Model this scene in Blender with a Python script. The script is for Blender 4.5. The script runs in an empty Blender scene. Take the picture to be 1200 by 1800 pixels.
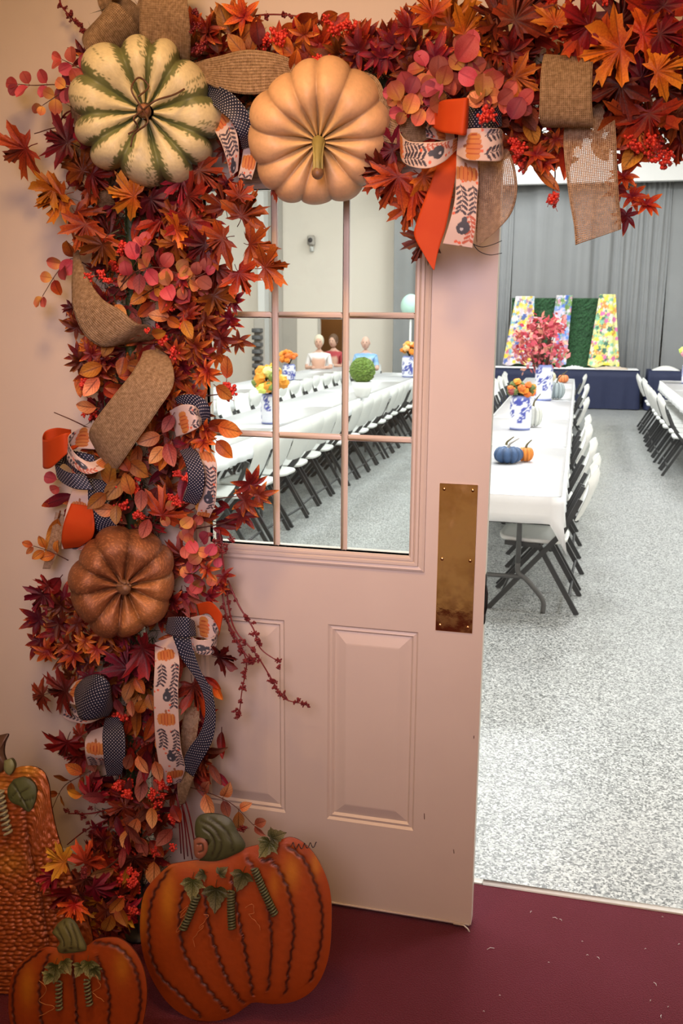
import bpy, math, random
import numpy as np
from mathutils import Vector, Matrix
random.seed(7); rng = np.random.default_rng(7)
C = bpy.context.scene.collection
S = bpy.context.scene
# ------------------------------------------------------------------ camera
F_PX, YAW, PITCH, ROLL = 1633.0, math.radians(14.02), math.radians(11.97), math.radians(0.44)
CAM = np.array([0.4678, -2.4016, 1.7339])
cy_, sy_ = math.cos(YAW), math.sin(YAW)
c_f = np.array([-sy_*math.cos(PITCH), cy_*math.cos(PITCH), -math.sin(PITCH)])
c_r = np.array([cy_, sy_, 0.0]); c_u = np.cross(c_r, c_f)
c_r, c_u = math.cos(ROLL)*c_r + math.sin(ROLL)*c_u, -math.sin(ROLL)*c_r + math.cos(ROLL)*c_u
cd = bpy.data.cameras.new('camera'); cam = bpy.data.objects.new('camera', cd); C.objects.link(cam)
cam.matrix_world = Matrix(((c_r[0], c_u[0], -c_f[0], CAM[0]), (c_r[1], c_u[1], -c_f[1], CAM[1]), (c_r[2], c_u[2], -c_f[2], CAM[2]), (0, 0, 0, 1)))
cd.sensor_fit = 'VERTICAL'; cd.sensor_height = 36.0; cd.sensor_width = 24.0; cd.lens = F_PX/1800*36
cd.clip_start = 0.05; cd.clip_end = 100
cd.dof.use_dof = True; cd.dof.focus_distance = 2.45; cd.dof.aperture_fstop = 9.0
S.camera = cam
def rayd(px, py): return c_f + c_r*(px-600)/F_PX - c_u*(py-900)/F_PX
def at(px, py, Y):
    d = rayd(px, py); return CAM + d*((Y-CAM[1])/d[1])
def atz(px, py, z):
    d = rayd(px, py); return CAM + d*((z-CAM[2])/d[2])
def pix(P):
    d = np.asarray(P)-CAM; z = d@c_f; return 600+F_PX*(d@c_r)/z, 900-F_PX*(d@c_u)/z
# ------------------------------------------------------------------ world, lights, exposure
w = bpy.data.worlds.new('world'); S.world = w; w.use_nodes = True
w.node_tree.nodes['Background'].inputs[0].default_value = (0.9, 0.85, 0.8, 1); w.node_tree.nodes['Background'].inputs[1].default_value = 0.05
S.view_settings.view_transform = 'Standard'; S.view_settings.look = 'None'; S.view_settings.gamma = 1
S.view_settings.exposure = 0.0; S.view_settings.use_curve_mapping = False
def area(name, loc, target, size, power, col, sy=None):
    l = bpy.data.lights.new(name, 'AREA'); l.energy = power; l.color = col; l.size = size
    if sy: l.shape = 'RECTANGLE'; l.size_y = sy
    o = bpy.data.objects.new(name, l); C.objects.link(o); o.location = loc
    o.rotation_euler = (Vector(target)-Vector(loc)).to_track_quat('-Z', 'Y').to_euler(); return o
area('foyer_lamp_and_fill', (-0.35, -1.15, 2.84), (-0.35, -0.75, 0), 0.30, 16, (1.0, 0.56, 0.22))
area('foyer_lamp_and_fill', (0.75, -1.15, 2.84), (0.6, -0.75, 0), 0.30, 6.5, (1.0, 0.56, 0.23))
l = area('foyer_lamp_and_fill', (0.2, -2.75, 2.2), (-0.2, 0, 1.35), 0.9, 7.5, (0.96, 0.74, 0.88)); l.data.spread = math.radians(62)  # added fill, narrowed to tint the middle of the door lavender
area('foyer_lamp_and_fill', (-0.3, -2.2, 2.84), (-0.3, -3.2, 0), 0.4, 12, (1.0, 0.64, 0.38))  # added fill, brightens the back wall that the push plate mirrors
for lx in (-4.6, -0.2, 4.0):
    for ly in (3.0, 7.5, 12.0):
        area('hall_lamp', (lx, ly, 5.7), (lx, ly, 0), 1.6, 185, (0.97, 1.0, 1.0))
area('hall_lamp', (-1.2, 15.2, 5.7), (-1.2, 16.4, 1), 2.0, 95, (0.97, 1.0, 1.0))
area('hall_lamp', (1.5, 1.3, 5.2), (0.6, 1.6, 0), 1.2, 18, (0.97, 1.0, 1.0))
# ------------------------------------------------------------------ node materials
MATS = {}
def mat(name, base=(0.8, 0.8, 0.8), rough=0.5, metal=0.0, spec=0.5):
    m = bpy.data.materials.new(name); m.use_nodes = True; n = m.node_tree.nodes; b = n['Principled BSDF']
    b.inputs['Base Color'].default_value = (*base, 1); b.inputs['Roughness'].default_value = rough
    b.inputs['Metallic'].default_value = metal; b.inputs['Specular IOR Level'].default_value = spec
    MATS[name] = m; m.diffuse_color = (*base, 1); return m
class N:
    def __init__(s, m): s.m = m; s.t = m.node_tree; s.b = s.t.nodes.get('Principled BSDF')
    def new(s, typ, **kw):
        n = s.t.nodes.new(typ)
        for k, v in kw.items():
            if k.startswith('i_'):
                key = k[2:]; key = int(key) if key.isdigit() else key
                n.inputs[key].default_value = v
            else: setattr(n, k, v)
        return n
    def link(s, a, b): s.t.links.new(a, b)
    def math(s, op, a, b=None):
        n = s.t.nodes.new('ShaderNodeMath'); n.operation = op
        for i, v in enumerate((a, b)):
            if v is None: continue
            if hasattr(v, 'links'): s.link(v, n.inputs[i])
            else: n.inputs[i].default_value = v
        return n.outputs[0]
    def mix(s, f, a, b, blend='MIX'):
        n = s.t.nodes.new('ShaderNodeMix'); n.data_type = 'RGBA'; n.blend_type = blend
        for i, v in ((0, f), (6, a), (7, b)):
            if hasattr(v, 'links'): s.link(v, n.inputs[i])
            elif i: n.inputs[i].default_value = (*v[:3], 1)
            else: n.inputs[i].default_value = v
        return n.outputs[2]
    def noise(s, scale, detail=3, coord=None, rough=0.5):
        n = s.new('ShaderNodeTexNoise', i_Scale=scale, i_Detail=detail, i_Roughness=rough)
        if coord is None: coord = s.new('ShaderNodeTexCoord').outputs['Object']
        s.link(coord, n.inputs['Vector']); return n.outputs[0]
    def ramp(s, f, stops):
        n = s.t.nodes.new('ShaderNodeValToRGB'); e = n.color_ramp.elements
        while len(e) < len(stops): e.new(0.5)
        for q, (p, c) in zip(e, stops): q.position = p; q.color = (*c[:3], 1) if len(c) >= 3 else (c[0],)*3+(1,)
        s.link(f, n.inputs[0]); return n.outputs[0]
    def bump(s, h, strength=0.3, dist=0.01):
        n = s.new('ShaderNodeBump', i_Strength=strength, i_Distance=dist); s.link(h, n.inputs['Height']); s.link(n.outputs[0], s.b.inputs['Normal'])
    def base(s, c): s.link(c, s.b.inputs['Base Color'])
    def attr(s, name): return s.new('ShaderNodeAttribute', attribute_name=name)
def noisy(name, c1, c2, scale, rough=0.6, bump=0.0, metal=0.0, dist=0.005):
    m = mat(name, c1, rough, metal); k = N(m); f = k.noise(scale)
    k.base(k.mix(f, c1, c2))
    if bump: k.bump(f, bump, dist)
    return m
# walls and paint
M_wall = noisy('wall_paint', (0.70, 0.62, 0.50), (0.74, 0.66, 0.54), 3.0, 0.65, 0.05)
M_door = noisy('door_paint', (0.64, 0.56, 0.47), (0.69, 0.61, 0.51), 6.0, 0.38, 0.02)
M_ceil = mat('ceiling_paint', (0.75, 0.73, 0.7), 0.8)
M_beige = noisy('hall_beige_paint', (0.80, 0.73, 0.64), (0.83, 0.76, 0.67), 1.0, 0.7)
M_beige2 = mat('hall_grey_beige_paint_and_shade', (0.45, 0.41, 0.36), 0.7)
M_white = mat('white_paint', (0.82, 0.82, 0.80), 0.6)
M_carpet = mat('maroon_carpet', (0.10, 0.012, 0.02), 0.95, spec=0.1)
k = N(M_carpet); f1 = k.noise(260, 2); f2 = k.noise(7, 3); f3 = k.noise(900, 1)
c = k.mix(f1, (0.055, 0.008, 0.014), (0.17, 0.026, 0.045)); c = k.mix(k.math('MULTIPLY', f2, 0.5), c, (0.08, 0.010, 0.010)); k.base(c); k.bump(f1, 0.9, 0.004)
k.b.inputs['Sheen Weight'].default_value = 0.06
M_floor = mat('speckled_epoxy_floor', (0.6, 0.6, 0.6), 0.32)
k = N(M_floor); tc = k.new('ShaderNodeTexCoord').outputs['Object']
v = k.new('ShaderNodeTexVoronoi', i_Scale=150.0); k.link(tc, v.inputs['Vector'])
sp = k.new('ShaderNodeSeparateColor'); k.link(v.outputs['Color'], sp.inputs[0])
c = k.ramp(sp.outputs[0], [(0.0, (0.06, 0.063, 0.06)), (0.2, (0.12, 0.125, 0.12)), (0.45, (0.26, 0.27, 0.26)), (1.0, (0.53, 0.54, 0.52))])
n2 = k.noise(1.3, 4, tc); c = k.mix(k.ramp(n2, [(0.45, (0,)), (0.75, (0.35,))]), c, (0.30, 0.31, 0.31)); k.base(c)
k.b.inputs['Coat Weight'].default_value = 0.25; k.b.inputs['Coat Roughness'].default_value = 0.25; k.b.inputs['Roughness'].default_value = 0.42
M_curtain = noisy('grey_curtain', (0.235, 0.245, 0.25), (0.29, 0.30, 0.305), 2.0, 0.75)
M_cloth = noisy('white_tablecloth', (0.83, 0.84, 0.85), (0.88, 0.88, 0.89), 9, 0.5)
M_navy = noisy('navy_cloth', (0.008, 0.013, 0.048), (0.012, 0.019, 0.062), 8, 0.7)
M_chairw = noisy('white_chair_plastic', (0.78, 0.79, 0.76), (0.83, 0.84, 0.81), 30, 0.4)
M_chairf = mat('dark_grey_frame', (0.035, 0.036, 0.037), 0.45)
M_tleg = mat('grey_table_leg', (0.10, 0.10, 0.10), 0.4)
M_ttop = noisy('grey_white_table_top', (0.62, 0.62, 0.58), (0.66, 0.66, 0.62), 20, 0.5)
M_brass = mat('brass', (0.85, 0.6, 0.28), 0.09, 1.0)
k = N(M_brass); f1 = k.noise(14, 5); k.base(k.mix(k.ramp(f1, [(0.45, (0,)), (0.7, (1,))]), (0.88, 0.62, 0.30), (0.66, 0.42, 0.17)))
r_ = k.ramp(k.noise(35, 4), [(0.4, (0.06, 0.06, 0.06)), (0.75, (0.25, 0.25, 0.25))]); k.link(r_, k.b.inputs['Roughness']); k.bump(f1, 0.15, 0.003)
M_dark = mat('black_metal', (0.012, 0.011, 0.011), 0.5, 0.3)
M_strip = noisy('white_threshold', (0.75, 0.74, 0.70), (0.6, 0.58, 0.55), 60, 0.5)
M_rubber = mat('door_sweep', (0.10, 0.07, 0.055), 0.6)
M_glass = bpy.data.materials.new('clear_glass'); M_glass.use_nodes = True
t = M_glass.node_tree; t.nodes.clear(); o_ = t.nodes.new('ShaderNodeOutputMaterial'); mx = t.nodes.new('ShaderNodeMixShader')
tr = t.nodes.new('ShaderNodeBsdfTransparent'); gl = t.nodes.new('ShaderNodeBsdfGlossy'); gl.inputs['Roughness'].default_value = 0.02
fr = t.nodes.new('ShaderNodeFresnel'); fr.inputs[0].default_value = 1.35; tr.inputs[0].default_value = (0.96, 0.98, 0.97, 1)
t.links.new(fr.outputs[0], mx.inputs[0]); t.links.new(tr.outputs[0], mx.inputs[1]); t.links.new(gl.outputs[0], mx.inputs[2]); t.links.new(mx.outputs[0], o_.inputs[0])
def colmat(name, rough=0.55, metal=0.0, bump=0.0, scale=60, sheen=0.0, dist=0.003):     # colours printed or painted on the mesh itself
    m = mat(name, (0.5, 0.5, 0.5), rough, metal); k = N(m); a = k.attr('col'); f = k.noise(scale, 4)
    k.base(k.mix(0.35, a.outputs['Color'], k.mix(f, (0.55, 0.55, 0.55), (1.35, 1.35, 1.35)), 'MULTIPLY') if bump else a.outputs['Color'])
    if bump: k.bump(f, bump, dist)
    if sheen: k.b.inputs['Sheen Weight'].default_value = sheen
    return m
M_print = colmat('printed_ribbon', 0.6)
M_gourd = colmat('painted_gourd', 0.5, 0, 0.25, 90)
M_metalp = colmat('painted_tin', 0.45, 0.15, 0.2, 70)
M_hammer = colmat('hammered_copper', 0.38, 0.35, 0.3, 120)
M_bronze = colmat('glitter_bronze', 0.42, 0.25, 0.5, 420)
M_people = colmat('cloth_and_skin', 0.7)
M_blobs = colmat('coloured_petals', 0.7)
def leafmat(name, base, tip, edge=None, vein=(0.15, 0.03, 0.01), rough=0.5, side=False, pos=0.45, wid=0.3):
    m = mat(name, tip, rough, 0, 0.4); k = N(m); a = k.attr('lf'); sx = k.new('ShaderNodeSeparateXYZ'); k.link(a.outputs['Vector'], sx.inputs[0])
    tt, vv, xx = sx.outputs
    nz = k.noise(22, 3); f = k.math('ADD', tt, k.math('MULTIPLY', k.math('SUBTRACT', nz, 0.5), 0.9))
    c = k.ramp(f, [(max(0, pos-wid), base), (min(1, pos+wid), tip)])
    if edge: c = k.mix(k.ramp(f, [(0.75, (0,)), (1.0, (1,))]), c, edge)
    ve = k.ramp(vv, [(0.03, (0.75,)), (0.14, (0.0,))]); c = k.mix(ve, c, vein)
    if side:
        s1 = k.math('ABSOLUTE', k.math('SUBTRACT', k.math('FRACT', k.math('SUBTRACT', k.math('MULTIPLY', tt, 6.0), k.math('MULTIPLY', vv, 2.0))), 0.5))
        c = k.mix(k.ramp(s1, [(0.02, (0.6,)), (0.09, (0.0,))]), c, vein)
    oi = k.new('ShaderNodeObjectInfo'); hs = k.new('ShaderNodeHueSaturation')
    k.link(k.math('ADD', k.math('MULTIPLY', oi.outputs['Random'], 0.035), 0.4825), hs.inputs['Hue'])
    k.link(k.math('ADD', k.math('MULTIPLY', k.math('FRACT', k.math('MULTIPLY', oi.outputs['Random'], 7.31)), 0.90), 0.40), hs.inputs['Value'])
    k.link(c, hs.inputs['Color']); k.base(hs.outputs[0])
    tl = k.new('ShaderNodeBsdfTranslucent'); k.link(hs.outputs[0], tl.inputs[0]); ms = k.new('ShaderNodeMixShader', i_0=0.18)
    out = k.t.nodes['Material Output']; k.link(k.b.outputs[0], ms.inputs[1]); k.link(tl.outputs[0], ms.inputs[2]); k.link(ms.outputs[0], out.inputs[0])
    k.bump(k.math('ADD', k.math('MULTIPLY', nz, 0.6), vv), 0.35, 0.004)
    return m
L = {}
L['burg'] = leafmat('burgundy_leaf', (0.10, 0.006, 0.006), (0.30, 0.015, 0.012), (0.42, 0.03, 0.015), (0.05, 0.004, 0.004))
L['red'] = leafmat('red_leaf', (0.28, 0.012, 0.01), (0.60, 0.035, 0.02), (0.65, 0.12, 0.02), (0.16, 0.01, 0.01))
L['orange'] = leafmat('orange_leaf', (0.50, 0.05, 0.008), (0.85, 0.23, 0.02), (0.85, 0.30, 0.03), (0.28, 0.04, 0.01))
L['rust'] = leafmat('rust_leaf', (0.22, 0.02, 0.006), (0.50, 0.09, 0.012), (0.62, 0.17, 0.02), (0.13, 0.015, 0.005))
L['gold'] = leafmat('gold_leaf', (0.70, 0.18, 0.02), (0.90, 0.42, 0.04), None, (0.40, 0.10, 0.02))
L['star'] = leafmat('burgundy_star_leaf', (0.16, 0.008, 0.01), (0.34, 0.035, 0.015), (0.80, 0.24, 0.03), (0.10, 0.008, 0.005), pos=0.55)
L['staro'] = leafmat('orange_star_leaf', (0.30, 0.02, 0.012), (0.72, 0.16, 0.02), (0.88, 0.36, 0.05), (0.20, 0.02, 0.01))
L['pink'] = leafmat('pink_round_leaf', (0.50, 0.05, 0.05), (0.62, 0.12, 0.11), (0.60, 0.08, 0.08), (0.38, 0.04, 0.04), 0.6)
L['pinkg'] = leafmat('gold_pink_round_leaf', (0.75, 0.34, 0.08), (0.60, 0.15, 0.08), None, (0.45, 0.10, 0.04), 0.6)
L['peach'] = leafmat('peach_oval_leaf', (0.68, 0.20, 0.05), (0.85, 0.42, 0.17), (0.80, 0.30, 0.12), (0.16, 0.035, 0.015), 0.55, True)
L['ochre'] = leafmat('ochre_oval_leaf', (0.50, 0.12, 0.015), (0.72, 0.30, 0.05), (0.50, 0.12, 0.03), (0.18, 0.04, 0.01), 0.5, True)
L['mauve'] = leafmat('dusky_oval_leaf', (0.24, 0.03, 0.02), (0.46, 0.13, 0.09), (0.50, 0.18, 0.10), (0.12, 0.015, 0.01), 0.6, True)
L['green'] = leafmat('antique_green_leaf', (0.07, 0.09, 0.02), (0.40, 0.40, 0.17), (0.48, 0.46, 0.22), (0.03, 0.035, 0.01), 0.4, True)
M_berry = noisy('red_berry', (0.55, 0.02, 0.015), (0.75, 0.06, 0.03), 60, 0.35)
M_dberry = noisy('dark_berry', (0.12, 0.008, 0.012), (0.26, 0.02, 0.02), 60, 0.4)
M_twig = noisy('brown_twig', (0.07, 0.025, 0.015), (0.14, 0.05, 0.03), 40, 0.7)
M_pine = noisy('dark_green_needles', (0.012, 0.03, 0.008), (0.035, 0.06, 0.015), 30, 0.6)
def burlap(name, c1, c2, holes):
    m = mat(name, c1, 0.8, 0, 0.15); k = N(m); a = k.attr('uvm'); sx = k.new('ShaderNodeSeparateXYZ'); k.link(a.outputs['Vector'], sx.inputs[0])
    def th(o, fq): return k.math('SINE', k.math('MULTIPLY', o, fq))
    su = th(sx.outputs[0], 1750.0); sv = th(sx.outputs[1], 1650.0)
    h = k.math('MAXIMUM', su, sv); nz = k.noise(130, 4); nz2 = k.noise(12, 3)
    f = k.math('ADD', k.math('MULTIPLY', h, 0.28), k.math('MULTIPLY', nz, 0.9))
    c = k.ramp(f, [(0.15, tuple(x*0.45 for x in c1)), (0.55, c1), (0.9, c2)]); k.base(c); k.bump(k.math('ADD', h, nz), 0.6, 0.002)
    out = k.t.nodes['Material Output']; sh = k.b.outputs[0]
    tl = k.new('ShaderNodeBsdfTranslucent'); k.link(c, tl.inputs[0]); ms = k.new('ShaderNodeMixShader', i_0=0.25); k.link(sh, ms.inputs[1]); k.link(tl.outputs[0], ms.inputs[2]); sh = ms.outputs[0]
    if holes:
        tp = k.new('ShaderNodeBsdfTransparent'); m2 = k.new('ShaderNodeMixShader')
        hf = k.math('ADD', k.math('ADD', su, sv), k.math('MULTIPLY', k.math('SUBTRACT', nz, 0.5), 2.0))
        lim = k.ramp(k.math('ABSOLUTE', k.math('SUBTRACT', sx.outputs[2], 0.5)), [(0.42, (1,)), (0.46, (0,))])   # the selvedges are close-woven
        k.link(k.math('MULTIPLY', k.math('LESS_THAN', hf, holes), lim), m2.inputs[0]); k.link(sh, m2.inputs[1]); k.link(tp.outputs[0], m2.inputs[2]); sh = m2.outputs[0]
    k.link(sh, out.inputs[0]); return m
M_burlap = burlap('burlap', (0.40, 0.26, 0.13), (0.68, 0.49, 0.29), 0)
M_sheer = burlap('open_weave_burlap', (0.48, 0.32, 0.19), (0.80, 0.60, 0.40), -0.75)
M_dots = mat('navy_dotted_ribbon', (0.012, 0.015, 0.04), 0.6); k = N(M_dots); a = k.attr('uvm'); mp = k.new('ShaderNodeMapping'); mp.inputs['Rotation'].default_value = (0, 0, 0.7854); mp.inputs['Scale'].default_value = (1/0.0066, 1/0.0066, 0.0)
k.link(a.outputs['Vector'], mp.inputs['Vector']); v = k.new('ShaderNodeTexVoronoi', i_Scale=1.0, i_Randomness=0.0, voronoi_dimensions='2D'); k.link(mp.outputs[0], v.inputs['Vector'])
k.base(k.mix(k.math('LESS_THAN', v.outputs['Distance'], 0.19), (0.006, 0.009, 0.028), (0.66, 0.62, 0.62)))
M_satin = noisy('orange_satin', (0.46, 0.045, 0.006), (0.54, 0.07, 0.01), 25, 0.6, 0.1); M_satin.node_tree.nodes['Principled BSDF'].inputs['Specular IOR Level'].default_value = 0.2
# ------------------------------------------------------------------ mesh helpers
class MB:
    def __init__(s): s.v = []; s.f = []; s.c = []; s.a = {}
    def add(s, V, F, col=None):
        b = len(s.v); s.v += [tuple(map(float, p)) for p in V]; s.f += [tuple(i+b for i in q) for q in F]
        if col is not None:
            col = np.asarray(col, float)
            if col.ndim == 1: col = np.tile(col, (len(V), 1))
            s.c += [tuple(x) for x in col]
        return s
    def box(s, x0, x1, y0, y1, z0, z1, bev=0.0, col=None):
        if bev <= 0:
            V = [(x, y, z) for x in (x0, x1) for y in (y0, y1) for z in (z0, z1)]
            F = [(0, 1, 3, 2), (4, 6, 7, 5), (0, 4, 5, 1), (2, 3, 7, 6), (0, 2, 6, 4), (1, 5, 7, 3)]
            return s.add(V, F, col)
        b = min(bev, (x1-x0)/2.01, (y1-y0)/2.01, (z1-z0)/2.01); V = []; F = []; id = {}
        lo, hi = (x0, y0, z0), (x1, y1, z1)
        for cx in (0, 1):
            for cy in (0, 1):
                for cz in (0, 1):
                    cc = (cx, cy, cz); P = [hi[i] if cc[i] else lo[i] for i in range(3)]
                    for ax in range(3):
                        q = [P[i] + (0 if i == ax else (-b if cc[i] else b)) for i in range(3)]
                        id[(cc, ax)] = len(V); V.append(q)
        for ax in range(3):
            o1, o2 = [i for i in range(3) if i != ax]
            for sgn in (0, 1):
                def cr(p, q):
                    t = [0]*3; t[ax] = sgn; t[o1] = p; t[o2] = q; return tuple(t)
                F.append((id[(cr(0, 0), ax)], id[(cr(1, 0), ax)], id[(cr(1, 1), ax)], id[(cr(0, 1), ax)]))
        for ax in range(3):   # edges along ax
            o1, o2 = [i for i in range(3) if i != ax]
            for p in (0, 1):
                for q in (0, 1):
                    def cr(e):
                        t = [0]*3; t[ax] = e; t[o1] = p; t[o2] = q; return tuple(t)
                    F.append((id[(cr(0), o1)], id[(cr(1), o1)], id[(cr(1), o2)], id[(cr(0), o2)]))
        for cx in (0, 1):
            for cy in (0, 1):
                for cz in (0, 1):
                    cc = (cx, cy, cz); F.append(tuple(id[(cc, i)] for i in range(3)))
        return s.add(V, F, col)
    def tube(s, pts, rad, n=8, col=None, flat=1.0, cap=True):
        P = [np.asarray(p, float) for p in pts]; m = len(P)
        R = list(rad) if hasattr(rad, '__len__') else [rad]*m
        V = []; F = []; up = None
        for i in range(m):
            d = P[min(i+1, m-1)]-P[max(i-1, 0)]; d = d/(np.linalg.norm(d)+1e-12)
            if up is None:
                a = np.array([0, 1.0, 0]) if abs(d[1]) < 0.9 else np.array([1.0, 0, 0]); up = a-d*(a@d)
            else: up = up-d*(up@d)
            up = up/(np.linalg.norm(up)+1e-12); sd = np.cross(d, up)
            for j in range(n):
                t = 2*math.pi*j/n; V.append(P[i]+R[i]*(math.cos(t)*up*flat+math.sin(t)*sd))
        for i in range(m-1):
            for j in range(n):
                a = i*n+j; b = i*n+(j+1) % n; F.append((a, b, b+n, a+n))
        if cap: F.append(tuple(range(n))[::-1]); F.append(tuple(range((m-1)*n, m*n)))
        return s.add(V, F, col)
    def lathe(s, prof, c=(0, 0, 0), n=24, col=None, sx=1.0, sy=1.0):
        V = []; F = []; m = len(prof); cols = []
        for i, (r, z) in enumerate(prof):
            for j in range(n):
                t = 2*math.pi*j/n; V.append((c[0]+r*sx*math.cos(t), c[1]+r*sy*math.sin(t), c[2]+z))
                if callable(col): cols.append(col(t, z))
        for i in range(m-1):
            for j in range(n):
                a = i*n+j; b = i*n+(j+1) % n; F.append((a, b, b+n, a+n))
        return s.add(V, F, cols if callable(col) else col)
    def ball(s, c, r, n=8, m=6, col=None, sq=(1, 1, 1)):
        V = [(c[0], c[1], c[2]-r*sq[2])]; F = []
        for i in range(1, m):
            ph = math.pi*i/m
            for j in range(n):
                t = 2*math.pi*j/n; V.append((c[0]+r*sq[0]*math.sin(ph)*math.cos(t), c[1]+r*sq[1]*math.sin(ph)*math.sin(t), c[2]-r*sq[2]*math.cos(ph)))
        V.append((c[0], c[1], c[2]+r*sq[2])); e = len(V)-1
        for j in range(n): F.append((0, 1+(j+1) % n, 1+j)); F.append((e, e-n+j, e-n+(j+1) % n))
        for i in range(m-2):
            for j in range(n):
                a = 1+i*n+j; b = 1+i*n+(j+1) % n; F.append((a, b, b+n, a+n))
        return s.add(V, F, col)
    def grid(s, P, col=None, closed=False):        # P[nu][nv][3]
        P = np.asarray(P, float); nu, nv = P.shape[:2]; V = P.reshape(-1, 3); F = []
        for i in range(nu - (0 if closed else 1)):
            for j in range(nv-1):
                a = i*nv+j; b = ((i+1) % nu)*nv+j; F.append((a, b, b+1, a+1))
        return s.add(V, F, None if col is None else np.asarray(col, float).reshape(-1, 3))
    def build(s, name, m, parent=None, smooth=True, attrs=None, solid=0.0, subs=0, origin=None):
        off = np.zeros(3); p = parent
        while p is not None: off += np.array(p.location); p = p.parent
        if origin is not None and parent is None: off = np.array(origin, float)
        me = bpy.data.meshes.new(name); V = (np.array(s.v)-off) if len(s.v) else np.zeros((0, 3))
        me.from_pydata(V.tolist(), [], s.f); me.update()
        if smooth: me.shade_smooth()
        if s.c and len(s.c) == len(s.v):
            a = me.attributes.new('col', 'FLOAT_COLOR', 'POINT'); a.data.foreach_set('color', np.c_[np.clip(np.array(s.c), 0, 1), np.ones(len(s.c))].astype(np.float32).ravel())
        for kk, vv in (attrs or {}).items():
            a = me.attributes.new(kk, 'FLOAT_VECTOR', 'POINT'); a.data.foreach_set('vector', np.asarray(vv, np.float32).ravel())
        me.materials.append(m)
        o = bpy.data.objects.new(name, me); C.objects.link(o)
        if parent is not None: o.parent = parent
        elif origin is not None: o.location = origin
        if solid: q = o.modifiers.new('thickness', 'SOLIDIFY'); q.thickness = solid; q.offset = 0
        if subs: q = o.modifiers.new('smooth', 'SUBSURF'); q.levels = subs; q.render_levels = subs
        return o
def thing(name, label, cat, loc=(0, 0, 0), group=None, rz=0):
    o = bpy.data.objects.new(name, None); C.objects.link(o); o.location = tuple(map(float, loc)); o.rotation_euler = (0, 0, rz)
    o['label'] = label; o['category'] = cat; o.empty_display_size = 0.05
    if group: o['group'] = group
    return o
def tag(o, label, cat, group=None):
    o['label'] = label; o['category'] = cat
    if group: o['group'] = group
    return o
def struct(o): o['kind'] = 'structure'; return o
def copy_tree(src, loc, rz, label, group=None):
    r = src.copy(); C.objects.link(r); r.location = tuple(map(float, loc)); r.rotation_euler = (0, 0, rz); r['label'] = label
    if group: r['group'] = group
    for ch in list(src.children):
        c = ch.copy(); C.objects.link(c); c.parent = r
        for g in ch.children:
            d = g.copy(); C.objects.link(d); d.parent = c
    return r
def cr_spline(P, n):
    P = np.asarray(P, float); m = len(P); out = []
    E = np.vstack([2*P[0]-P[1], P, 2*P[-1]-P[-2]])
    for i in range(m-1):
        a, b, c, d = E[i], E[i+1], E[i+2], E[i+3]
        for q in range(n):
            t = q/n; out.append(0.5*((2*b)+(-a+c)*t+(2*a-5*b+4*c-d)*t*t+(-a+3*b-3*c+d)*t**3))
    out.append(P[-1]); return np.array(out)
exec_sections = True
# ================================================================== STRUCTURE: the foyer
DX0, DX1, DZ = -0.728, 0.263, 2.235        # the closed door leaf
OX1 = 1.26
b = MB(); b.box(-2.6, DX0-0.012, -0.03, 0.205, 0, 2.9); b.box(DX0-0.012, OX1, -0.03, 0.205, DZ+0.012, 2.9); b.box(OX1, 2.4, -0.03, 0.205, 0, 2.9)
struct(b.build('wall_front', M_wall, smooth=False))
b = MB(); b.box(-2.6, 2.4, -2.98, 0.222, -0.06, 0.0); struct(b.build('floor', M_carpet, smooth=False))
b = MB(); b.box(-2.6, 2.4, -2.98, 0.205, 2.9, 2.96); struct(b.build('ceiling', M_ceil, smooth=False))
b = MB(); b.box(-2.6, 2.4, -2.98, -2.92, 0, 2.9); struct(b.build('wall_back', M_wall, smooth=False))
b = MB(); b.box(-2.66, -2.6, -2.98, 0.205, 0, 2.9); struct(b.build('wall_left', M_wall, smooth=False))
b = MB(); b.box(2.4, 2.46, -2.98, 0.205, 0, 2.9); struct(b.build('wall_right', M_wall, smooth=False))
b = MB(); b.box(-2.6, DX0-0.10, -0.045, -0.03, 0, 0.075, 0.004); struct(b.build('baseboard_front', M_white))
# door casing
b = MB(); b.box(DX0-0.095, DX0-0.006, -0.048, -0.03, 0, DZ+0.006, 0.004); b.box(DX0-0.095, OX1+0.09, -0.048, -0.03, DZ+0.006, DZ+0.095, 0.004); b.box(OX1, OX1+0.09, -0.048, -0.03, 0, DZ+0.006, 0.004)
struct(b.build('trim_1', M_door))
b = MB(); b.box(DX1+0.01, OX1, 0.222, 0.246, -0.02, 0.006, 0.002); struct(b.build('trim_2', M_strip))
b = MB(); b.box(-0.735, DX1+0.01, 0.222, 0.246, -0.02, 0.005, 0.002); struct(b.build('trim_3', M_strip))
# ------------------------------------------------------------------ the door leaf
door = bpy.data.objects.new('door_1', None); C.objects.link(door); door.location = (DX0, 0.02, 0); struct(door)
GX = [-0.515, -0.321, -0.127, 0.057]; GZ = [1.10, 1.412, 1.733, 2.052]
PZ0, PZ1 = 0.285, 0.885; PL = (-0.553, -0.296); PR = (-0.169, 0.088)
b = MB(); D0, D1 = 0.0, 0.044
zb = 0.012
b.box(DX0, GX[0], D0, D1, PZ1, DZ); b.box(GX[3], DX1, D0, D1, PZ1, DZ); b.box(GX[0], GX[3], D0, D1, GZ[3], DZ); b.box(GX[0], GX[3], D0, D1, PZ1, GZ[0])
b.box(DX0, DX1, D0, D1, zb, PZ0)
for x0, x1 in ((DX0, PL[0]), (PL[1], PR[0]), (PR[1], DX1)): b.box(x0, x1, D0, D1, PZ0, PZ1)
struct_o = b.build('door_slab', M_door, door, smooth=False)
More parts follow.
